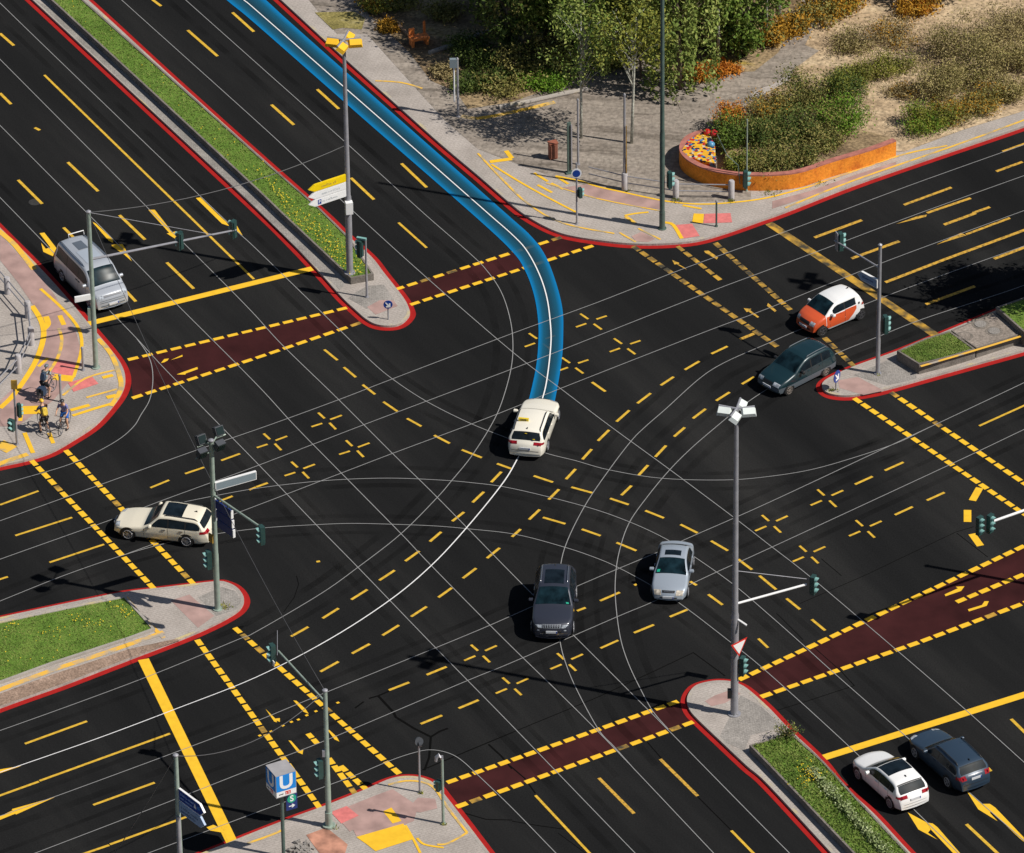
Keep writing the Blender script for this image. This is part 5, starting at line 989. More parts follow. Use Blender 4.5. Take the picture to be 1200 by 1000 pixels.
def car(name, label, cat, loc, yaw, S):
    t = thing(name, (loc.x, loc.y, 0.0), label, cat, None, yaw)
    L, W, body = S['L'], S['W'], S['paint']; H2 = W/2
    P_ = np.array(S['prof'], float); ds = np.hypot(*np.diff(P_, axis=0).T); s = np.r_[0, np.cumsum(ds)]; ss = np.linspace(0, s[-1], 170)
    X = np.interp(ss, s, P_[:, 0]); T = np.interp(ss, s, P_[:, 1])
    for _ in range(S.get('smooth', 9)): X[1:-1] = (X[:-2]+2*X[1:-1]+X[2:])/4; T[1:-1] = (T[:-2]+2*T[1:-1]+T[2:])/4
    X = np.maximum.accumulate(X+np.arange(len(X))*1e-5)
    b0, b1 = S['belt']; tum = S.get('tum', .36); fr, rr_ = S.get('round', (.23, .16))
    belt = lambda x: b0+(b1-b0)*x/L
    def hw(x): return H2*(1-fr*max(0, (.75-x)/.75)**2.2-rr_*max(0, (x-L+.6)/.6)**2.2)
    def ys(x, z):
        g = float(np.interp(z, (.15, .3, .55, .72), (.92, .965, 1, 1))); bz = belt(x); y = hw(x)*g
        y -= .03*max(0, min(1, (z-.6)/max(.05, bz-.6)))
        if z > bz: y *= 1-S.get('taper', .12)*((x-L*.52)/(L*.5))**2*min(1, (z-bz)/.3)
        return y-tum*max(0, z-bz)
    Tx = lambda x: float(np.interp(x, X, T))
    rad = lambda T_: max(.035, min(S.get('rad', .15), .42*(T_-.4)))
    bf, br = S.get('bow', (.2, .13))
    def fin(x, y, z):
        f = abs(y)/H2
        x2 = x+bf*f*f*max(0, 1-x/1.1)-br*f*f*max(0, 1-(L-x)/.9)
        return (L/2-x2, y, z)
    crown = S.get('crown', .045)
    ring = []; zb0 = .2
    for x, T_ in zip(X, T):
        zb = zb0+.1*max(0, 1-x/.5)+.1*max(0, 1-(L-x)/.5); r = rad(T_); zs = max(zb+.02, T_-r)
        pts = [(0, zb), (ys(x, zb)*.6, zb), (ys(x, zb)*.96, zb)]
        for k in range(1, 10): z = zb+(zs-zb)*k/9; pts.append((ys(x, z), z))
        yc = ys(x, zs)-r
        for k in range(1, 6): a = pi/2*k/5; pts.append((yc+r*cos(a), zs+(T_-zs)*sin(a)))
        for k in range(1, 6): y = yc*(1-k/5); pts.append((y, T_+crown*(1-(y/max(yc, .01))**2)))
        full = pts+[(-y, z) for y, z in pts[-2:0:-1]]
        ring.append([fin(x, y, z) for y, z in full])
    n = len(ring[0]); mb = MB()
    mb.add([v for r_ in ring for v in r_], [(k*n+i, k*n+(i+1) % n, (k+1)*n+(i+1) % n, (k+1)*n+i) for k in range(len(ring)-1) for i in range(n)]+[tuple(range(n)), tuple((len(ring)-1)*n+i for i in range(n))])
    bd = mb.build('body', body, t, local=True, smooth=True); bd.data.set_sharp_from_angle(angle=R(60))
    if S.get('zone'):
        bd.data.materials.append(S['zone'][1])
        for p_ in bd.data.polygons:
            if S['zone'][0](L/2-p_.center.x, p_.center.y, p_.center.z): p_.material_index = 1
    dX, dT = np.gradient(X), np.gradient(T); ln = np.hypot(dX, dT)+1e-9
    imid = int(np.argmax(T))
    def idx(v, mode):
        if mode == 'x': return float(np.interp(v, X, np.arange(len(X))))
        if mode == 'f': return float(np.interp(v, np.maximum.accumulate(T[:imid+1]), np.arange(imid+1)))
        return float(len(X)-1-np.interp(v, np.maximum.accumulate(T[imid:][::-1]), np.arange(len(X)-imid)))
    def top(name, a, b_, mode, y0, y1, m, off=.008, parent=None, ins=None):
        ia, ib = idx(a, mode), idx(b_, mode)
        if ia > ib: ia, ib = ib, ia
        N = max(3, int((ib-ia)*1.0)+1); M_ = 8; vs = []
        for k in range(N+1):
            u = k/N; i = ia+(ib-ia)*u; x, T_, nx, nz = (float(np.interp(i, np.arange(len(X)), A)) for A in (X, T, -dT/ln, dX/ln))
            r = rad(T_); yc = max(.02, ys(x, T_-r)-r*.35); f0 = y0[0]+(y0[1]-y0[0])*u if isinstance(y0, tuple) else y0; f1 = y1[0]+(y1[1]-y1[0])*u if isinstance(y1, tuple) else y1
            for j in range(M_+1):
                f = f0+(f1-f0)*j/M_; y = yc*f; ycc = max(.02, ys(x, T_-r)-r); z = T_+crown*max(0, 1-(y/ycc)**2)
                if abs(y) > ycc: a_ = min(1, (abs(y)-ycc)/r); z = T_-r*(1-math.sqrt(max(0, 1-a_*a_)))
                v = fin(x, y, z); vs.append((v[0]-nx*off, v[1], v[2]+nz*off))
        mb = MB(); mb.add(vs, [(k*(M_+1)+j, k*(M_+1)+j+1, (k+1)*(M_+1)+j+1, (k+1)*(M_+1)+j) for k in range(N) for j in range(M_)])
        return mb.build(name, m, parent or t, local=True, smooth='all')
    def side(name, x0, x1, zl, zh, m, off=.006, sides=(1, -1), parent=None, N=26):
        o = []
        for sg in sides:
            vs = []
            for k in range(N+1):
                x = x0+(x1-x0)*k/N; a = zl(x) if callable(zl) else zl; b_ = zh(x) if callable(zh) else zh; b_ = max(a+.002, b_)
                for j in range(5):
                    z = a+(b_-a)*j/4; r = rad(Tx(x)); zs = Tx(x)-r; y = ys(x, min(z, zs))
                    if z > zs: u = min(1, (z-zs)/r); y -= r*(1-math.sqrt(1-u*u))
                    vs.append(fin(x, sg*(y+off), z))
            mb = MB(); mb.add(vs, [(k*5+j, k*5+j+1, (k+1)*5+j+1, (k+1)*5+j) for k in range(N) for j in range(4)]); o.append(mb.build(name, m, parent or t, local=True, smooth='all'))
        return o
    # windows
    c0, c1 = S['ws']; top('windscreen', c0, c1, 'x', -.93, .93, GLASST, .008)
    top('rear_window', S['rw'][0], S['rw'][1], S['rw'][2], -.86, .86, GLASSR, .008)
    hi = lambda x: Tx(x)-S.get('wtop', .11)
    side('window_surround', S['win'][0][0]+.12, S['win'][-1][1]-.05, lambda x: belt(x)+.015, (lambda x: min(hi(x)+.01, S.get('wmax', 9))), BLACK, .004)
    for x0, x1 in S['win']:
        side('side_window', x0, x1, lambda x: belt(x)+.02, (lambda x: min(hi(x), S.get('wmax', 9))), GLASS, .007)
    if S.get('sunroof'): a, b_, y = S['sunroof']; top('sunroof', a, b_, 'x', -y, y, GLASS, .006)
    for nm, a, b_, md, y0, y1, m in S.get('patch', []): top(nm, a, b_, md, y0, y1, m, .012)
    for nm, x0, x1, zl, zh, m in S.get('spatch', []): side(nm, x0, x1, zl, zh, m, .011)
    for x in S.get('seams', []): side('door_seam', x, x+.014, .36, lambda x: belt(x)-.0, TRIM, .003, N=1)
    for x, z in S.get('handles', []):
        for sg in (1, -1): mb = MB(); mb.box(fin(x, sg*(ys(x, z)+.018), z), (.18, .03, .03)); mb.build('door_handle', S.get('hmat', body), t, local=True)
    # wheels
    Rw = S.get('R', .32); rimm = S.get('rim', RIMM)
    for x in (S['fo'], S['fo']+S['wb']):
        for sg in (1, -1):
            yo = ys(x, .5); xl = L/2-x
            mb = MB(); N = 26; rr2 = Rw*1.16; c = [(xl+rr2*cos(pi*k/N*1.16-.25), sg*(yo+.004), Rw+rr2*sin(pi*k/N*1.16-.25)) for k in range(N+1)]; mb.add(c, [tuple(range(N+1))]); mb.build('wheel_arch', BLACK, t, local=True)
            mb = MB(); yy = (yo-.19, yo-.17, yo-.02, yo+.008, yo+.012); ra_ = (Rw*.9, Rw, Rw, Rw*.93, Rw*.66); mb.tube([(xl, sg*y, Rw) for y in yy], list(ra_), 28); wh = mb.build('wheel', TYRE, t, local=True, smooth=True)
            mb = MB(); mb.disc((xl, sg*(yo+.011), Rw), (0, 1, 0), Rw*.66, 24, .008); mb.build('brake_disc', BLACK, wh, local=True)
            mb = MB(); k_ = S.get('spokes', 5); mb.disc((xl, sg*(yo+.018), Rw), (0, 1, 0), Rw*.16, 12, .014)
            for q_ in range(k_):
                a = 2*pi*q_/k_+.3; Mx = Matrix.Rotation(-a, 3, 'Y'); mb.box(Vector((xl, sg*(yo+.017), Rw))+Mx @ Vector((Rw*.36, 0, 0)), (Rw*.56, .012, Rw*(.2 if k_ < 8 else .11)), M=Mx)
            pr = [(xl+Rw*.64*cos(2*pi*k/24), sg*(yo+.016), Rw+Rw*.64*sin(2*pi*k/24)) for k in range(25)]; mb.tube(pr, Rw*.055, 6, False); mb.build('rim', rimm, wh, local=True)
    # mirrors, plates, rails, aerial
    xm = S['mir']; zm = belt(xm)+.07
    for sg in (1, -1):
        mb = MB(); y = sg*(ys(xm, belt(xm))+.11); c = Vector(fin(xm, y, zm)); mb.tube([c+Vector((0, -.12, 0)), c+Vector((0, -.09, 0)), c+Vector((0, .08, 0)), c+Vector((0, .12, 0))], [.03, .085, .095, .03], 10)
        mb.box(c+Vector((0, -sg*.1, -.04)), (.05, .12, .04)); mb.build('mirror', S.get('mmat', body), t, local=True, smooth=True)
    zf, zr = S['plates']; xf_ = float(np.interp(zf, np.maximum.accumulate(T[:imid+1]), X[:imid+1]))
    i = idx(zr, 'r'); xr_ = float(np.interp(i, np.arange(len(X)), X))
    for x, z, sg in ((xf_, zf, 1), (xr_, zr, -1)):
        c = Vector((L/2-x+sg*.025, 0, z)); mb = MB(); mb.box(c, (.03, .52, .115)); pl = mb.build('number_plate', PLATE, t, local=True); mb = MB(); mb.box(c+Vector((sg*.006, sg*.235, 0)), (.03, .045, .11)); mb.build('country_strip', BLUEP, pl, local=True)
    if S.get('rails'):
        a, b_, m = S['rails']
        for sg in (1, -1):
            mb = MB(); pts = [fin(x, sg*(ys(x, Tx(x)-.13)-.11), Tx(x)+.045+(0 if 0 < k < 12 else -.06)) for k, x in enumerate(np.linspace(a, b_, 13))]; mb.tube(pts, .023, 6); mb.build('roof_rail', m, t, local=True, smooth='all')
    if S.get('fin'): x = S['fin']; z = Tx(x)+crown; mb = MB(); mb.add([(L/2-x+.12, -.02, z), (L/2-x+.12, .02, z), (L/2-x-.06, -.02, z), (L/2-x-.06, .02, z), (L/2-x-.04, 0, z+.09)], [(0, 1, 4), (1, 3, 4), (3, 2, 4), (2, 0, 4)]); mb.build('roof_aerial', TRIM, t, local=True)
    return t, (top, side, ys, Tx, fin, belt)
def place(front, rear, fo, wb, L, W, left=True):
    """centre and heading from where the near front and rear tyres touch the road"""
    A = G(front); B = G(rear); d = (A-B).normalized(); lf = Vector((-d.y, d.x, 0)); mid = (A+B)/2

    # wheel midpoint sits at local x = L/2-fo-wb/2
    c = mid-lf*(W/2-.02)*(1 if left else -1)-d*(L/2-fo-wb/2)
    return c, atan2(d.y, d.x)
CREAM = paint('cream_paint', (.76, .7, .565)); WHITEP = paint('white_paint', (.8, .8, .8)); TAXIW = paint('ivory_paint', (.8, .76, .66)); SILV = paint('silver_paint', (.44, .47, .52), .25); SILV2 = paint('pale_silver_paint', (.36, .41, .475), .25)
GRAPH = paint('graphite_paint', (.034, .038, .055), .2); DKBLUE = paint('dark_blue_grey_paint', (.028, .05, .082), .15); PETROL = paint('dark_petrol_paint', (.007, .028, .036), .1); ORANGEP = paint('orange_paint_car', (.66, .1, .03)); CLAD = mat('grey_cladding', (.1, .12, .14), .5)
WAG = lambda L, H, cowl, ca, hood: [(0, .34), (.03, .52), (.1, .66), (.35, hood-.06), (.9, hood+.03), (cowl, hood+.1), (cowl+.35, hood+.27), (cowl+.8, H-.06), (cowl+1.3, H-.03), (L*.62, H-.035), (L-.75, H-.09), (L-.52, H-.16), (L-.2, .98), (L-.08, .86), (L-.02, .66), (L, .4)]
c, y = place((149.5, 633), (219, 641.5), .83, 2.886, 4.84, 1.85)
t, F = car('taxi', 'cream estate taxi turning at the left crossing, seen from its side', 'car', c, y, dict(L=4.84, W=1.85, paint=CREAM, prof=WAG(4.84, 1.5, 1.55, 0, .74), belt=(.86, .97), ws=(1.62, 2.32), rw=(1.3, 1.02, 'r'), win=((1.95, 2.78), (2.86, 3.62), (3.7, 4.42)), sunroof=(2.5, 3.45, .8), wtop=.12,
    fo=.83, wb=2.886, R=.34, spokes=10, mir=1.95, plates=(.48, .74), rails=(2.6, 4.25, TRIM), fin=4.0, seams=(1.62, 2.8, 3.65), handles=((2.62, .84), (3.48, .86)), hmat=CHROME,
    patch=[('headlight', .56, .68, 'f', (.62, .5), .97, LAMP), ('headlight', .56, .68, 'f', -.97, (-.62, -.5), LAMP), ('grille', .5, .66, 'f', -.32, .32, TRIM), ('tail_light', .78, .94, 'r', .62, .99, TAIL), ('tail_light', .78, .94, 'r', -.99, -.62, TAIL)],
    spatch=[('tail_light', 4.45, 4.8, .8, .93, TAIL), ('lower_trim', .45, 4.5, .215, .25, TRIM)]))
d = Vector((.2, .985, 0)); c = G((615, 541))+d.normalized()*2.39
t, F = car('taxi', 'ivory white estate taxi at the start of the blue lane, seen from behind', 'car', c, atan2(d.y, d.x), dict(L=4.77, W=1.85, paint=TAXIW, prof=WAG(4.77, 1.5, 1.5, 0, .78), belt=(.88, .99), ws=(1.56, 2.26), rw=(1.33, 1.03, 'r'), win=((1.92, 2.76), (2.84, 3.6), (3.68, 4.35)),
    fo=.87, wb=2.79, mir=1.9, plates=(.5, .72), rails=(2.4, 4.15, TRIM), fin=4.05, seams=(1.6, 2.8, 3.6), handles=((2.6, .86), (3.42, .88)),
    patch=[('tail_light', .86, .98, 'r', .52, .99, TAIL), ('tail_light', .86, .98, 'r', -.99, -.52, TAIL), ('headlight', .58, .7, 'f', (.62, .5), .97, LAMP), ('headlight', .58, .7, 'f', -.97, (-.62, -.5), LAMP), ('grille', .5, .68, 'f', -.45, .45, TRIM), ('bumper_crease', .55, .575, 'r', -.9, .9, mat('ivory_shadow_gap', (.2, .18, .15), .6))],
    spatch=[('tail_light', 4.45, 4.72, .87, .97, TAIL), ('lower_trim', .45, 4.4, .215, .26, TRIM)]))
zt = F[3](3.45)+.05
mb = MB(); mb.box((4.77/2-3.45, .3, zt+.06), (.12, .5, .13)); sg = mb.build('taxi_sign', mat('taxi_sign_yellow', (.75, .55, .03), .4), t, local=True)
ORG[sg.name] = Vector(); letters(sg, 'TAXI', Vector((4.77/2-3.45-.066, .3, zt+.06)), Vector((0, -1, 0)), .13, BLACK, bold=.004)
for yy, zz, m in ((.02, 1.3, FLOW), (-.4, 1.12, SIGNY)):
    i = None; mb = MB(); xx = float(np.interp(zz, (1.03, 1.33), (4.77-.22, 4.77-.53))); mb.box((4.77/2-xx-.055, yy, zz+.012), (.02, .1, .1), M=Matrix.Rotation(R(-42), 3, 'Y')); mb.build('window_sticker', m, t, local=True)
c, y = place((965, 394), (1008, 375.5), .6, 2.494, 3.5, 1.665)
SM = [(0, .36), (.03, .55), (.1, .74), (.3, .88), (.6, .98), (.78, 1.02), (1.15, 1.27), (1.45, 1.46), (1.8, 1.535), (2.4, 1.55), (2.9, 1.5), (3.1, 1.42), (3.3, 1.08), (3.4, .95), (3.47, .7), (3.5, .42)]
t, F = car('small_car', 'small orange and white hatchback waiting at the upper right', 'car', c, y, dict(zone=(lambda x, y, z: x < .84 and z < 1.13, ORANGEP), L=3.5, W=1.665, paint=WHITEP, prof=SM, belt=(.93, 1.06), ws=(.8, 1.5), rw=(1.38, 1.08, 'r'), win=((1.28, 2.0), (2.08, 2.78)), wtop=.13, wmax=1.38, fo=.6, wb=2.494, R=.31, rim=RIMD, mir=1.2, plates=(.5, .72), fin=2.85, hmat=ORANGEP, round=(.2, .16), bow=(.2, .14), seams=(1.1, 2.04), handles=((1.85, .93), (2.6, .97)), tum=.3,
    patch=[('grille', .6, .76, 'f', -.52, .52, BLACK), ('headlight', .62, .8, 'f', .58, .97, LAMP), ('headlight', .62, .8, 'f', -.97, -.58, LAMP), ('lower_intake', .37, .46, 'f', -.7, .7, BLACK), ('tail_light', .82, 1.0, 'r', .7, .99, TAIL), ('tail_light', .82, 1.0, 'r', -.99, -.7, TAIL)],
    spatch=[('front_wing', .82, 1.085, .33, lambda x: .99, ORANGEP), ('door', 1.1, 2.03, .33, lambda x: .96, ORANGEP), ('door', 2.05, 2.8, lambda x: .33+max(0, (x-2.3))*.95, lambda x: 1.0, ORANGEP), ('tail_light', 3.22, 3.42, .85, .98, TAIL), ('air_vent', 2.95, 3.07, 1.0, 1.1, BLACK)]))
c, y = place((925, 463), (967, 441.5), .72, 2.5, 4.05, 1.7)
t, F = car('family_car', 'dark green compact family van with grey lower cladding beside the orange hatchback', 'car', c, y, dict(L=4.05, W=1.72, paint=PETROL, prof=[(0, .34), (.02, .54), (.1, .7), (.4, .82), (.9, .94), (1.15, 1.0), (1.5, 1.24), (1.88, 1.44), (2.15, 1.5), (2.8, 1.52), (3.4, 1.49), (3.68, 1.4), (3.92, 1.03), (4.0, .9), (4.04, .65), (4.05, .42)],
    belt=(.9, 1.0), ws=(1.18, 1.92), rw=(1.36, 1.06, 'r'), win=((1.55, 2.2), (2.28, 2.95), (3.02, 3.6)), wtop=.13, fo=.72, wb=2.5, R=.29, rim=RIMS, spokes=8, mir=1.55, plates=(.5, .7), rails=(2.05, 3.55, CLAD), seams=(1.3, 2.24, 3.0), handles=((2.08, .84), (2.85, .86)), mmat=TRIM, tum=.26, round=(.14, .08), bow=(.12, .06),
    patch=[('headlight', .58, .73, 'f', .48, .98, LAMP), ('headlight', .58, .73, 'f', -.98, -.48, LAMP), ('grille', .6, .7, 'f', -.4, .4, BLACK), ('bumper', .36, .54, 'f', -1, 1, CLAD), ('tail_light', .8, 1.05, 'r', .75, .99, TAIL), ('tail_light', .8, 1.05, 'r', -.99, -.75, TAIL)],
    spatch=[('lower_cladding', .1, 4.0, .24, .56, CLAD), ('front_bumper_side', .02, .3, .34, .54, CLAD)]))
d = Vector((-.06, -1, 0)).normalized(); c = G((646.5, 755))-d*2.41
t, F = car('offroad_car', 'dark graphite off road car with a ribbed grille facing the camera', 'car', c, atan2(d.y, d.x), dict(L=4.82, W=1.94, paint=GRAPH, prof=[(0, .42), (.02, .62), (.05, .82), (.16, .98), (.5, 1.06), (1.3, 1.12), (1.5, 1.17), (1.9, 1.45), (2.2, 1.68), (2.5, 1.74), (3.2, 1.76), (4.1, 1.7), (4.3, 1.62), (4.58, 1.2), (4.7, 1.05), (4.79, .8), (4.82, .5)],
    belt=(1.04, 1.14), ws=(1.52, 2.25), rw=(1.55, 1.2, 'r'), win=((1.9, 2.75), (2.84, 3.6), (3.7, 4.25)), sunroof=(2.45, 3.6, .66), fo=.9, wb=2.915, R=.38, mir=1.95, plates=(.66, .85), rails=(2.55, 4.1, CHROME), fin=4.0, tum=.4, round=(.2, .1), bow=(.22, .08), seams=(1.7, 2.8, 3.65), handles=((2.6, 1.0), (3.45, 1.02)), wtop=.13,
    patch=[('headlight', .8, .93, 'f', .6, (.82, .99), LAMP), ('headlight', .8, .93, 'f', (-.82, -.99), -.6, LAMP), ('grille_frame', .8, .95, 'f', -.55, .55, mat('grille_silver', (.4, .42, .45), .3, metal=.5))]+[('grille_slot', .815, .935, 'f', -.5+.145*k, -.5+.145*k+.1, BLACK) for k in range(7)]+
          [('chrome_bumper_strip', .5, .535, 'f', -.7, .7, CHROME), ('lower_intake', .54, .64, 'f', -.6, .6, BLACK), ('fog_light', .66, .72, 'f', .75, .9, LAMP), ('fog_light', .66, .72, 'f', -.9, -.75, LAMP), ('tail_light', .95, 1.15, 'r', .6, .99, TAIL), ('tail_light', .95, 1.15, 'r', -.99, -.6, TAIL), ('vignette', 1.55, 1.62, 'x', .68, .82, SGREEN)],
    spatch=[('lower_trim', .3, 4.6, .24, .36, TRIM)]))
d = Vector((-.125, -.99, 0)).normalized(); c = G((783, 710))-d*2.12
t, F = car('saloon_car', 'silver saloon with a dark sunroof turning in front of the tall lamp mast', 'car', c, atan2(d.y, d.x), dict(L=4.25, W=1.71, paint=SILV2, prof=[(0, .34), (.03, .5), (.1, .62), (.35, .74), (.9, .86), (1.2, .93), (1.6, 1.18), (1.95, 1.37), (2.3, 1.42), (2.8, 1.41), (3.15, 1.34), (3.6, 1.05), (3.75, .98), (4.08, .94), (4.18, .85), (4.23, .6), (4.25, .4)],
    belt=(.84, .93), ws=(1.24, 1.98), rw=(3.12, 3.62, 'x'), win=((1.6, 2.35), (2.43, 3.25)), sunroof=(2.15, 2.55, .62), fo=.85, wb=2.6, R=.3, rim=RIMM, mir=1.62, plates=(.46, .8), seams=(1.35, 2.39), handles=((2.2, .8), (3.0, .82)), round=(.2, .12), bow=(.2, .12), tum=.42,
    patch=[('headlight', .5, .68, 'f', .5, .97, LAMPO), ('headlight', .5, .68, 'f', -.97, -.5, LAMPO), ('grille', .6, .67, 'f', -.42, .42, BLACK), ('grille_bar', .63, .65, 'f', -.3, .3, CHROME), ('lower_intake', .37, .42, 'f', -.62, -.3, BLACK), ('lower_intake', .37, .42, 'f', .3, .62, BLACK), ('tail_light', .75, .92, 'r', .7, .99, TAIL), ('tail_light', .75, .92, 'r', -.99, -.7, TAIL), ('vignette', 1.3, 1.42, 'x', -.86, -.68, SGREEN)],
    spatch=[('lower_trim', .4, 3.9, .215, .26, TRIM)]))
c, y = place((1004.5, 913.5), (1043.5, 949), .86, 2.636, 4.31, 1.785)
t, F = car('hatchback', 'white hatchback with a black glass roof waiting at the lower right stop line', 'car', c, y, dict(L=4.31, W=1.785, paint=WHITEP, prof=[(0, .34), (.03, .52), (.1, .66), (.35, .76), (.9, .86), (1.3, .93), (1.7, 1.18), (2.05, 1.37), (2.4, 1.42), (2.9, 1.425), (3.5, 1.37), (3.75, 1.29), (4.08, 1.0), (4.18, .9), (4.28, .66), (4.31, .4)],
    belt=(.86, .98), ws=(1.36, 2.08), rw=(1.27, .99, 'r'), win=((1.72, 2.5), (2.57, 3.3), (3.36, 3.72)), sunroof=(2.12, 3.0, .93), fo=.86, wb=2.636, R=.32, mir=1.75, plates=(.48, .74), fin=3.4, seams=(1.5, 2.53, 3.3), handles=((2.36, .84), (3.1, .86)), spokes=10,
    patch=[('headlight', .56, .68, 'f', (.62, .5), .97, LAMP), ('headlight', .56, .68, 'f', -.97, (-.62, -.5), LAMP), ('grille', .4, .66, 'f', -.4, .4, TRIM), ('tail_light', .8, .94, 'r', .52, .99, TAIL), ('tail_light', .8, .94, 'r', -.99, -.52, TAIL), ('roof_spoiler_gap', 1.275, 1.3, 'r', -.9, .9, TRIM), ('bumper_crease', .52, .54, 'r', -.8, .8, mat('white_gap', (.3, .3, .3), .6))],
    spatch=[('tail_light', 4.0, 4.26, .82, .93, TAIL), ('lower_trim', .45, 4.0, .215, .25, TRIM)]))
c, y = place((1073, 889.5), (1109, 922), .9, 2.686, 4.66, 1.81)
t, F = car('estate_car', 'dark blue grey estate waiting beside the white hatchback', 'car', c, y, dict(L=4.66, W=1.81, paint=DKBLUE, prof=WAG(4.66, 1.48, 1.45, 0, .76), belt=(.88, .99), ws=(1.52, 2.22), rw=(1.31, 1.02, 'r'), win=((1.88, 2.68), (2.76, 3.5), (3.58, 4.22)), fo=.9, wb=2.686, R=.32, mir=1.88, plates=(.5, .84), rails=(2.3, 4.05, TRIM), fin=3.95, seams=(1.55, 2.72, 3.5), handles=((2.5, .86), (3.32, .88)),
    patch=[('tail_light', .8, .98, 'r', .66, .99, TAIL), ('tail_light', .8, .98, 'r', -.99, -.66, TAIL), ('headlight', .58, .7, 'f', (.62, .5), .97, LAMP), ('headlight', .58, .7, 'f', -.97, (-.62, -.5), LAMP), ('grille', .5, .68, 'f', -.45, .45, TRIM), ('chrome_strip', .93, .955, 'r', -.5, .5, CHROME), ('bumper_crease', .56, .58, 'r', -.9, .9, TRIM)],
    spatch=[('tail_light', 4.3, 4.6, .82, .96, TAIL), ('lower_trim', .45, 4.3, .215, .27, TRIM)]))
d = Vector((.49, -.872, 0)).normalized(); c = G((134, 365.5))-d*2.44
t, F = car('van', 'silver passenger van waiting at the upper left stop line', 'van', c, atan2(d.y, d.x), dict(L=4.89, W=1.9, paint=SILV, prof=[(0, .36), (.02, .56), (.06, .8), (.16, .98), (.5, 1.1), (.75, 1.18), (1.1, 1.5), (1.45, 1.82), (1.75, 1.93), (2.4, 1.97), (4.3, 1.96), (4.66, 1.9), (4.76, 1.7), (4.84, 1.1), (4.88, .8), (4.89, .42)],
    belt=(1.12, 1.16), ws=(.78, 1.48), rw=(1.75, 1.2, 'r'), win=((1.2, 2.05), (2.16, 3.3), (3.42, 4.6)), wtop=.2, tum=.16, rad=.16, fo=.9, wb=3.0, R=.33, mir=1.2, plates=(.52, .8), seams=(1.25, 2.1, 3.36), handles=((2.0, 1.0), (2.25, 1.0)), hmat=TRIM, round=(.1, .04), bow=(.14, .03), rails=(1.75, 4.6, mat('slate_rail', (.12, .15, .2), .5)),
    patch=[('headlight', .8, .97, 'f', .62, .99, LAMP), ('headlight', .8, .97, 'f', -.99, -.62, LAMP), ('grille', .85, .95, 'f', -.58, .58, mat('grey_grille', (.18, .19, .21), .5)), ('bumper_groove', .6, .625, 'f', -.85, .85, CLAD), ('bumper_groove', .7, .72, 'f', -.85, .85, CLAD), ('lower_intake', .4, .46, 'f', -.8, .8, CLAD), ('roof_hatch', 3.2, 4.0, 'x', -.35, .35, mat('slate_panel', (.1, .12, .15), .4)), ('roof_panel', 1.9, 3.1, 'x', -.62, .62, mat('silver_roof_panel', (.42, .47, .54), .4, metal=.2))],
    spatch=[('lower_trim', .3, 4.7, .215, .3, CLAD), ('tail_light', 4.72, 4.82, 1.0, 1.5, TAIL)]))
mb = MB(); mb.tube([(-2.2, -.1, 1.9), (-2.25, -.1, 2.1), (-2.25, .75, 2.08), (-2.2, .75, 1.86)], .025, 6); mb.build('rear_rack', WHITE, t, local=True, smooth='all')
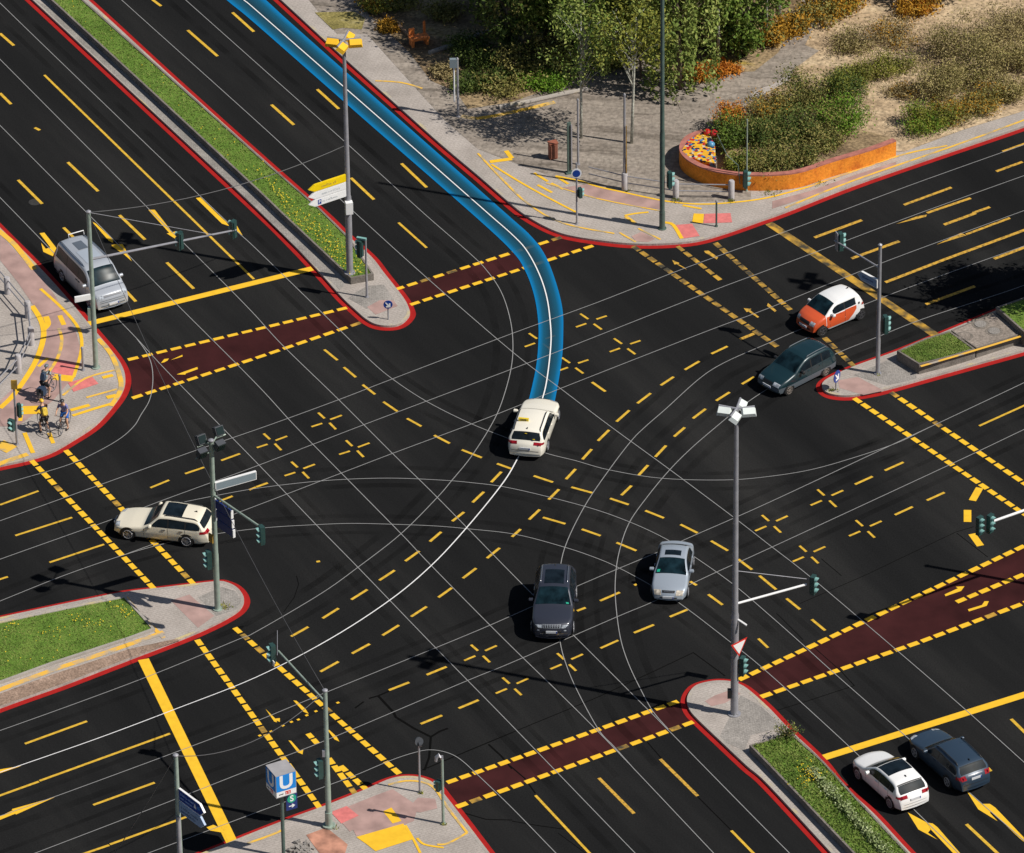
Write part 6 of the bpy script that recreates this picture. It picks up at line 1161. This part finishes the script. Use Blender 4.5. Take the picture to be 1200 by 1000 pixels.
# ---------------------------------------------------------------- cyclists
def skinmesh(name, verts, edges, radii, m, parent=None, root=0):
    me = bpy.data.meshes.new(name); me.from_pydata(verts, edges, []); me.materials.append(m); o = bpy.data.objects.new(name, me); COL.objects.link(o)
    sk = o.modifiers.new('skin', 'SKIN'); sk.use_smooth_shade = True
    lay = me.skin_vertices[0].data
    for k, r in enumerate(radii):
        r = r if isinstance(r, tuple) else (r, r); lay[k].radius = r; lay[k].use_root = k == root
    s = o.modifiers.new('sub', 'SUBSURF'); s.levels = 2; s.render_levels = 2
    if parent: o.parent = parent
    return o
def cyclist(base, yaw, label, shirt, shorts, helmet, pack=None, lean=.22, hands=((.46, .25, 1.02), (.46, -.25, 1.02)), feet=((.02, .17, .05), (-.05, -.2, .05)), knees=((.12, .17, .48), (.1, -.18, .47)), sleeves=None, legskin=SKIN):
    """standing astride a bicycle; local +x is forward"""
    t = thing('person', base, label, 'person', None, yaw); hx = -.12
    V = []; E = []; Rd = []
    def v(p, r, frm=None):
        V.append(p); Rd.append(r)
        if frm is not None: E.append((frm, len(V)-1))
        return len(V)-1
    pel = v((hx, 0, .93), (.15, .115)); wa = v((hx+lean*.35, 0, 1.1), (.13, .1), pel); ch = v((hx+lean*.8, 0, 1.3), (.165, .12), wa); sh = v((hx+lean, 0, 1.42), (.1, .08), ch)
    nk = v((hx+lean+.04, 0, 1.5), .055, sh); hd = v((hx+lean+.08, 0, 1.6), (.078, .09), nk); v((hx+lean+.09, 0, 1.7), (.075, .09), hd)
    for k, sg in ((0, 1), (1, -1)):
        hp = v((hx, sg*.1, .88), .098, pel); kn = v(knees[k], .062, hp); an = v((feet[k][0]-.02, feet[k][1], .1), .042, kn); v((feet[k][0]+.15, feet[k][1], .035), (.045, .035), an)
        s_ = v((hx+lean-.01, sg*.19, 1.39), .062, sh); H_ = Vector(hands[k]); S_ = Vector(V[s_]); el = (S_+H_)/2+Vector((-.05, sg*.06, -.08)); e_ = v(tuple(el), .043, s_); w_ = v(tuple(H_-(H_-el).normalized()*.06), .03, e_); v(tuple(H_), (.034, .022), w_)
    bd = skinmesh('body', V, E, Rd, SKIN, t)
    # fingers closed round the grip
    for k, sg in ((0, 1), (1, -1)):
        H_ = Vector(hands[k]); mb = MB()
        for f in range(4): o_ = Vector((.03, (f-1.5)*.019, 0)); mb.tube([H_+o_, H_+o_+Vector((.035, 0, -.012)), H_+o_+Vector((.03, 0, -.045+.004*abs(f-1.5)))], [.009, .0085, .007], 6)
        mb.tube([H_+Vector((0, -sg*.035, 0)), H_+Vector((.03, -sg*.05, -.025))], [.01, .008], 6); mb.build('fingers', SKIN, t, local=True, smooth='all')
    # face
    hc = Vector((hx+lean+.09, 0, 1.63)); mb = MB(); mb.tube([hc+Vector((.075, 0, .03)), hc+Vector((.112, 0, -.005)), hc+Vector((.085, 0, -.015))], [.008, .016, .008], 6)
    for sg in (1, -1): mb.tube([hc+Vector((0, sg*.085, .02)), hc+Vector((-.01, sg*.1, .0)), hc+Vector((0, sg*.085, -.03))], [.01, .018, .008], 6)
    mb.build('nose_and_ears', SKIN, t, local=True, smooth='all')
    mb = MB()
    for sg in (1, -1): mb.tube([hc+Vector((.08, sg*.03, .03)), hc+Vector((.092, sg*.03, .03))], [.012, .008], 8)
    mb.tube([hc+Vector((.09, -.025, -.05)), hc+Vector((.092, .025, -.05))], .006, 6); mb.build('eyes_and_mouth', mat('dark_features', (.05, .02, .015), .5), t, local=True)
    # helmet
    mb = MB(); N = 8; vs = []
    for i in range(N+1):
        a = pi/2*i/N
        for j in range(16): b_ = 2*pi*j/16; vs.append((hc.x-.01+.14*cos(a)*cos(b_), .105*cos(a)*sin(b_), hc.z+.045+.1*sin(a)))
    mb.add(vs, [(i*16+j, i*16+(j+1) % 16, (i+1)*16+(j+1) % 16, (i+1)*16+j) for i in range(N) for j in range(16)]); mb.build('helmet', helmet, t, local=True, smooth='all')
    # clothes grown from the same joints
    g = 1.13; sv = [V[pel], V[wa], V[ch], V[sh]]; ids = [pel, wa, ch, sh]; ve = [(0, 1), (1, 2), (2, 3)]; rr = [tuple(x*g for x in Rd[i]) for i in ids]
    sv[0] = (V[pel][0], 0, V[pel][2]+.02)
    for k in (0, 1):
        s0 = [i for i in range(len(V)) if abs(V[i][2]-1.39) < 1e-6][k]; el = V[s0+1]; sv += [V[s0], tuple(Vector(V[s0]).lerp(Vector(el), .6))]; n_ = len(sv); ve += [(3, n_-2), (n_-2, n_-1)]; rr += [.075, .062]
    skinmesh('jersey', sv, ve, rr, shirt, t)
    sv = [V[pel]]; ve = []; rr = [(.165, .128)]
    for k, sg in ((0, 1), (1, -1)):
        hp = (hx, sg*.1, .88); kn = knees[k]; sv += [hp, tuple(Vector(hp).lerp(Vector(kn), .75))]; n_ = len(sv); ve += [(0, n_-2), (n_-2, n_-1)]; rr += [.113, .088]
    skinmesh('shorts', sv, ve, rr, shorts, t)
    for k in (0, 1):
        f = feet[k]; mb = MB(); mb.tube([(f[0]-.07, f[1], .05), (f[0]-.02, f[1], .06), (f[0]+.1, f[1], .045), (f[0]+.19, f[1], .035)], [.035, .052, .05, .025], 10); mb.build('shoe', BLACK if shorts is not WHITE else WHITE, t, local=True, smooth='all')
    if pack:
        mb = MB(); Mx = Matrix.Rotation(math.atan(lean/.5), 3, 'Y'); c = Vector((hx+lean*.55-.19, 0, 1.26)); vs = []
        for dx, sx in ((-.09, .75), (-.03, 1), (.05, 1)):
            for a in range(12): an = 2*pi*a/12; vs.append(c+Mx @ Vector((dx, .15*sx*math.copysign(abs(cos(an))**.6, cos(an)), .22*sx*math.copysign(abs(sin(an))**.6, sin(an)))))
        mb.add(vs, [(k*12+i, k*12+(i+1) % 12, (k+1)*12+(i+1) % 12, (k+1)*12+i) for k in range(2) for i in range(12)]+[tuple(range(12)), tuple(range(24, 36))]); pk_ = mb.build('backpack', pack, t, local=True, smooth=True)
        mb = MB()
        for sg in (1, -1): mb.tube([c+Vector((.06, sg*.1, .2)), Vector((hx+lean+.02, sg*.11, 1.47)), Vector((hx+lean+.13, sg*.11, 1.3)), c+Vector((.1, sg*.13, -.15))], .018, 6)
        mb.build('strap', BLACK, pk_, local=True, smooth='all')
    return t
def bicycle(base, yaw, label, frame, bag=None):
    t = thing('bicycle', base, label, 'bicycle', 'bicycles of the waiting cyclists', yaw); Rw = .34
    for x in (-.5, .53):
        c = Vector((x, 0, Rw)); mb = MB(); mb.tube([c+Vector((Rw*cos(a), 0, Rw*sin(a))) for a in np.linspace(0, 2*pi, 29)], .019, 6, False); wh = mb.build('wheel', TYRE, t, local=True, smooth='all')
        mb = MB(); mb.tube([c+Vector(((Rw-.03)*cos(a), 0, (Rw-.03)*sin(a))) for a in np.linspace(0, 2*pi, 29)], .009, 6, False)
        for a in np.linspace(0, 2*pi, 15)[:-1]: mb.tube([c, c+Vector(((Rw-.03)*cos(a), 0, (Rw-.03)*sin(a)))], .0025, 4)
        mb.tube([c+Vector((0, -.05, 0)), c+Vector((0, .05, 0))], .022, 8); mb.build('rim', GALV, wh, local=True)
    mb = MB(); bb = (-.08, 0, .3); st_ = (-.24, 0, .82); hd = (.36, 0, .86); hl = (.4, 0, .7); ra = (-.5, 0, Rw); fa = (.53, 0, Rw)
    for a, b_, r in ((bb, st_, .018), (bb, hl, .022), (st_, hd, .018), (hd, hl, .02)): mb.tube([a, b_], r, 8)
    for sg in (.035, -.035):
        mb.tube([bb, (ra[0], sg*1.6, ra[2])], .01, 6); mb.tube([(st_[0]+.02, 0, .76), (ra[0], sg*1.6, ra[2])], .009, 6); mb.tube([hl, (.47, sg*1.5, .5), (fa[0], sg*1.5, fa[2])], .013, 6)
    mb.build('frame', frame, t, local=True, smooth='all')
    mb = MB(); mb.tube([(st_[0], 0, .8), (-.27, 0, .92)], .014, 8); mb.tube([(-.42, 0, .95), (-.36, 0, .955), (-.24, 0, .945), (-.14, 0, .94)], [.05, .07, .04, .02], 8); mb.build('saddle', BLACK, t, local=True, smooth='all')
    mb = MB(); mb.tube([hd, (.37, 0, .95), (.44, 0, .98)], .013, 8); mb.tube([(.43, -.26, 1.0), (.45, -.15, .985), (.45, .15, .985), (.43, .26, 1.0)], .012, 8); mb.build('handlebar', TRIM, t, local=True, smooth='all')
    mb = MB(); mb.disc(Vector(bb)+Vector((0, -.045, 0)), (0, 1, 0), .09, 18, .008); mb.tube([(bb[0], -.06, bb[2]), (bb[0]+.13, -.07, bb[2]-.1)], .009, 6); mb.tube([(bb[0], .06, bb[2]), (bb[0]-.13, .07, bb[2]+.1)], .009, 6); mb.box((bb[0]+.13, -.11, bb[2]-.1), (.09, .08, .02)); mb.box((bb[0]-.13, .11, bb[2]+.1), (.09, .08, .02)); mb.build('crank', GALV, t, local=True)
    if bag:
        mb = MB()
        for sg in (.13, -.13): mb.box((-.55, sg, .58), (.32, .14, .34))
        mb.box((-.52, 0, .78), (.36, .2, .04)); mb.build('pannier_bag', bag, t, local=True)
    return t
FR = mat('dark_bike_frame', (.03, .03, .035), .4); YJ = mat('yellow_backpack', (.6, .42, .04), .7, (8, .2)); BJ = mat('blue_jersey', (.03, .14, .42), .7, (8, .2)); LJ = mat('lavender_jersey', (.16, .17, .36), .7, (8, .25)); GJ = mat('patterned_grey_jersey', (.22, .26, .27), .8, (14, .8)); KS = mat('black_shorts', (.012, .012, .015), .8); BS = mat('blue_shorts', (.02, .13, .5), .7); NB = mat('navy_bag', (.02, .04, .08), .7)
YH = mat('yellow_helmet', (.8, .48, .03), .4); DH = mat('dark_helmet', (.03, .03, .035), .4); GH = mat('grey_helmet', (.12, .15, .18), .4)
def zk(p): return G(p, KH+.012)
y = R(62); b_ = zk((56, 464)); bicycle(b_, y, 'dark bicycle with navy pannier bags under the rearmost cyclist', FR, NB)
cyclist(zk((54, 465)), y, 'cyclist in a patterned grey jersey with black shorts, standing behind the other two', GJ, KS, GH, NB)
y = R(115); bicycle(zk((52, 505)), y, 'dark bicycle under the cyclist with the yellow backpack', FR)
cyclist(zk((52, 506)), y, 'cyclist with a yellow helmet and yellow backpack seen from behind', mat('dark_jersey', (.04, .05, .1), .7), KS, YH, YJ)
y = R(252); bicycle(zk((76, 503)), y, 'dark bicycle under the cyclist in blue', FR)
cyclist(zk((76, 502)), y, 'cyclist in a blue and lavender jersey with blue shorts facing the camera', LJ, BS, DH, None)
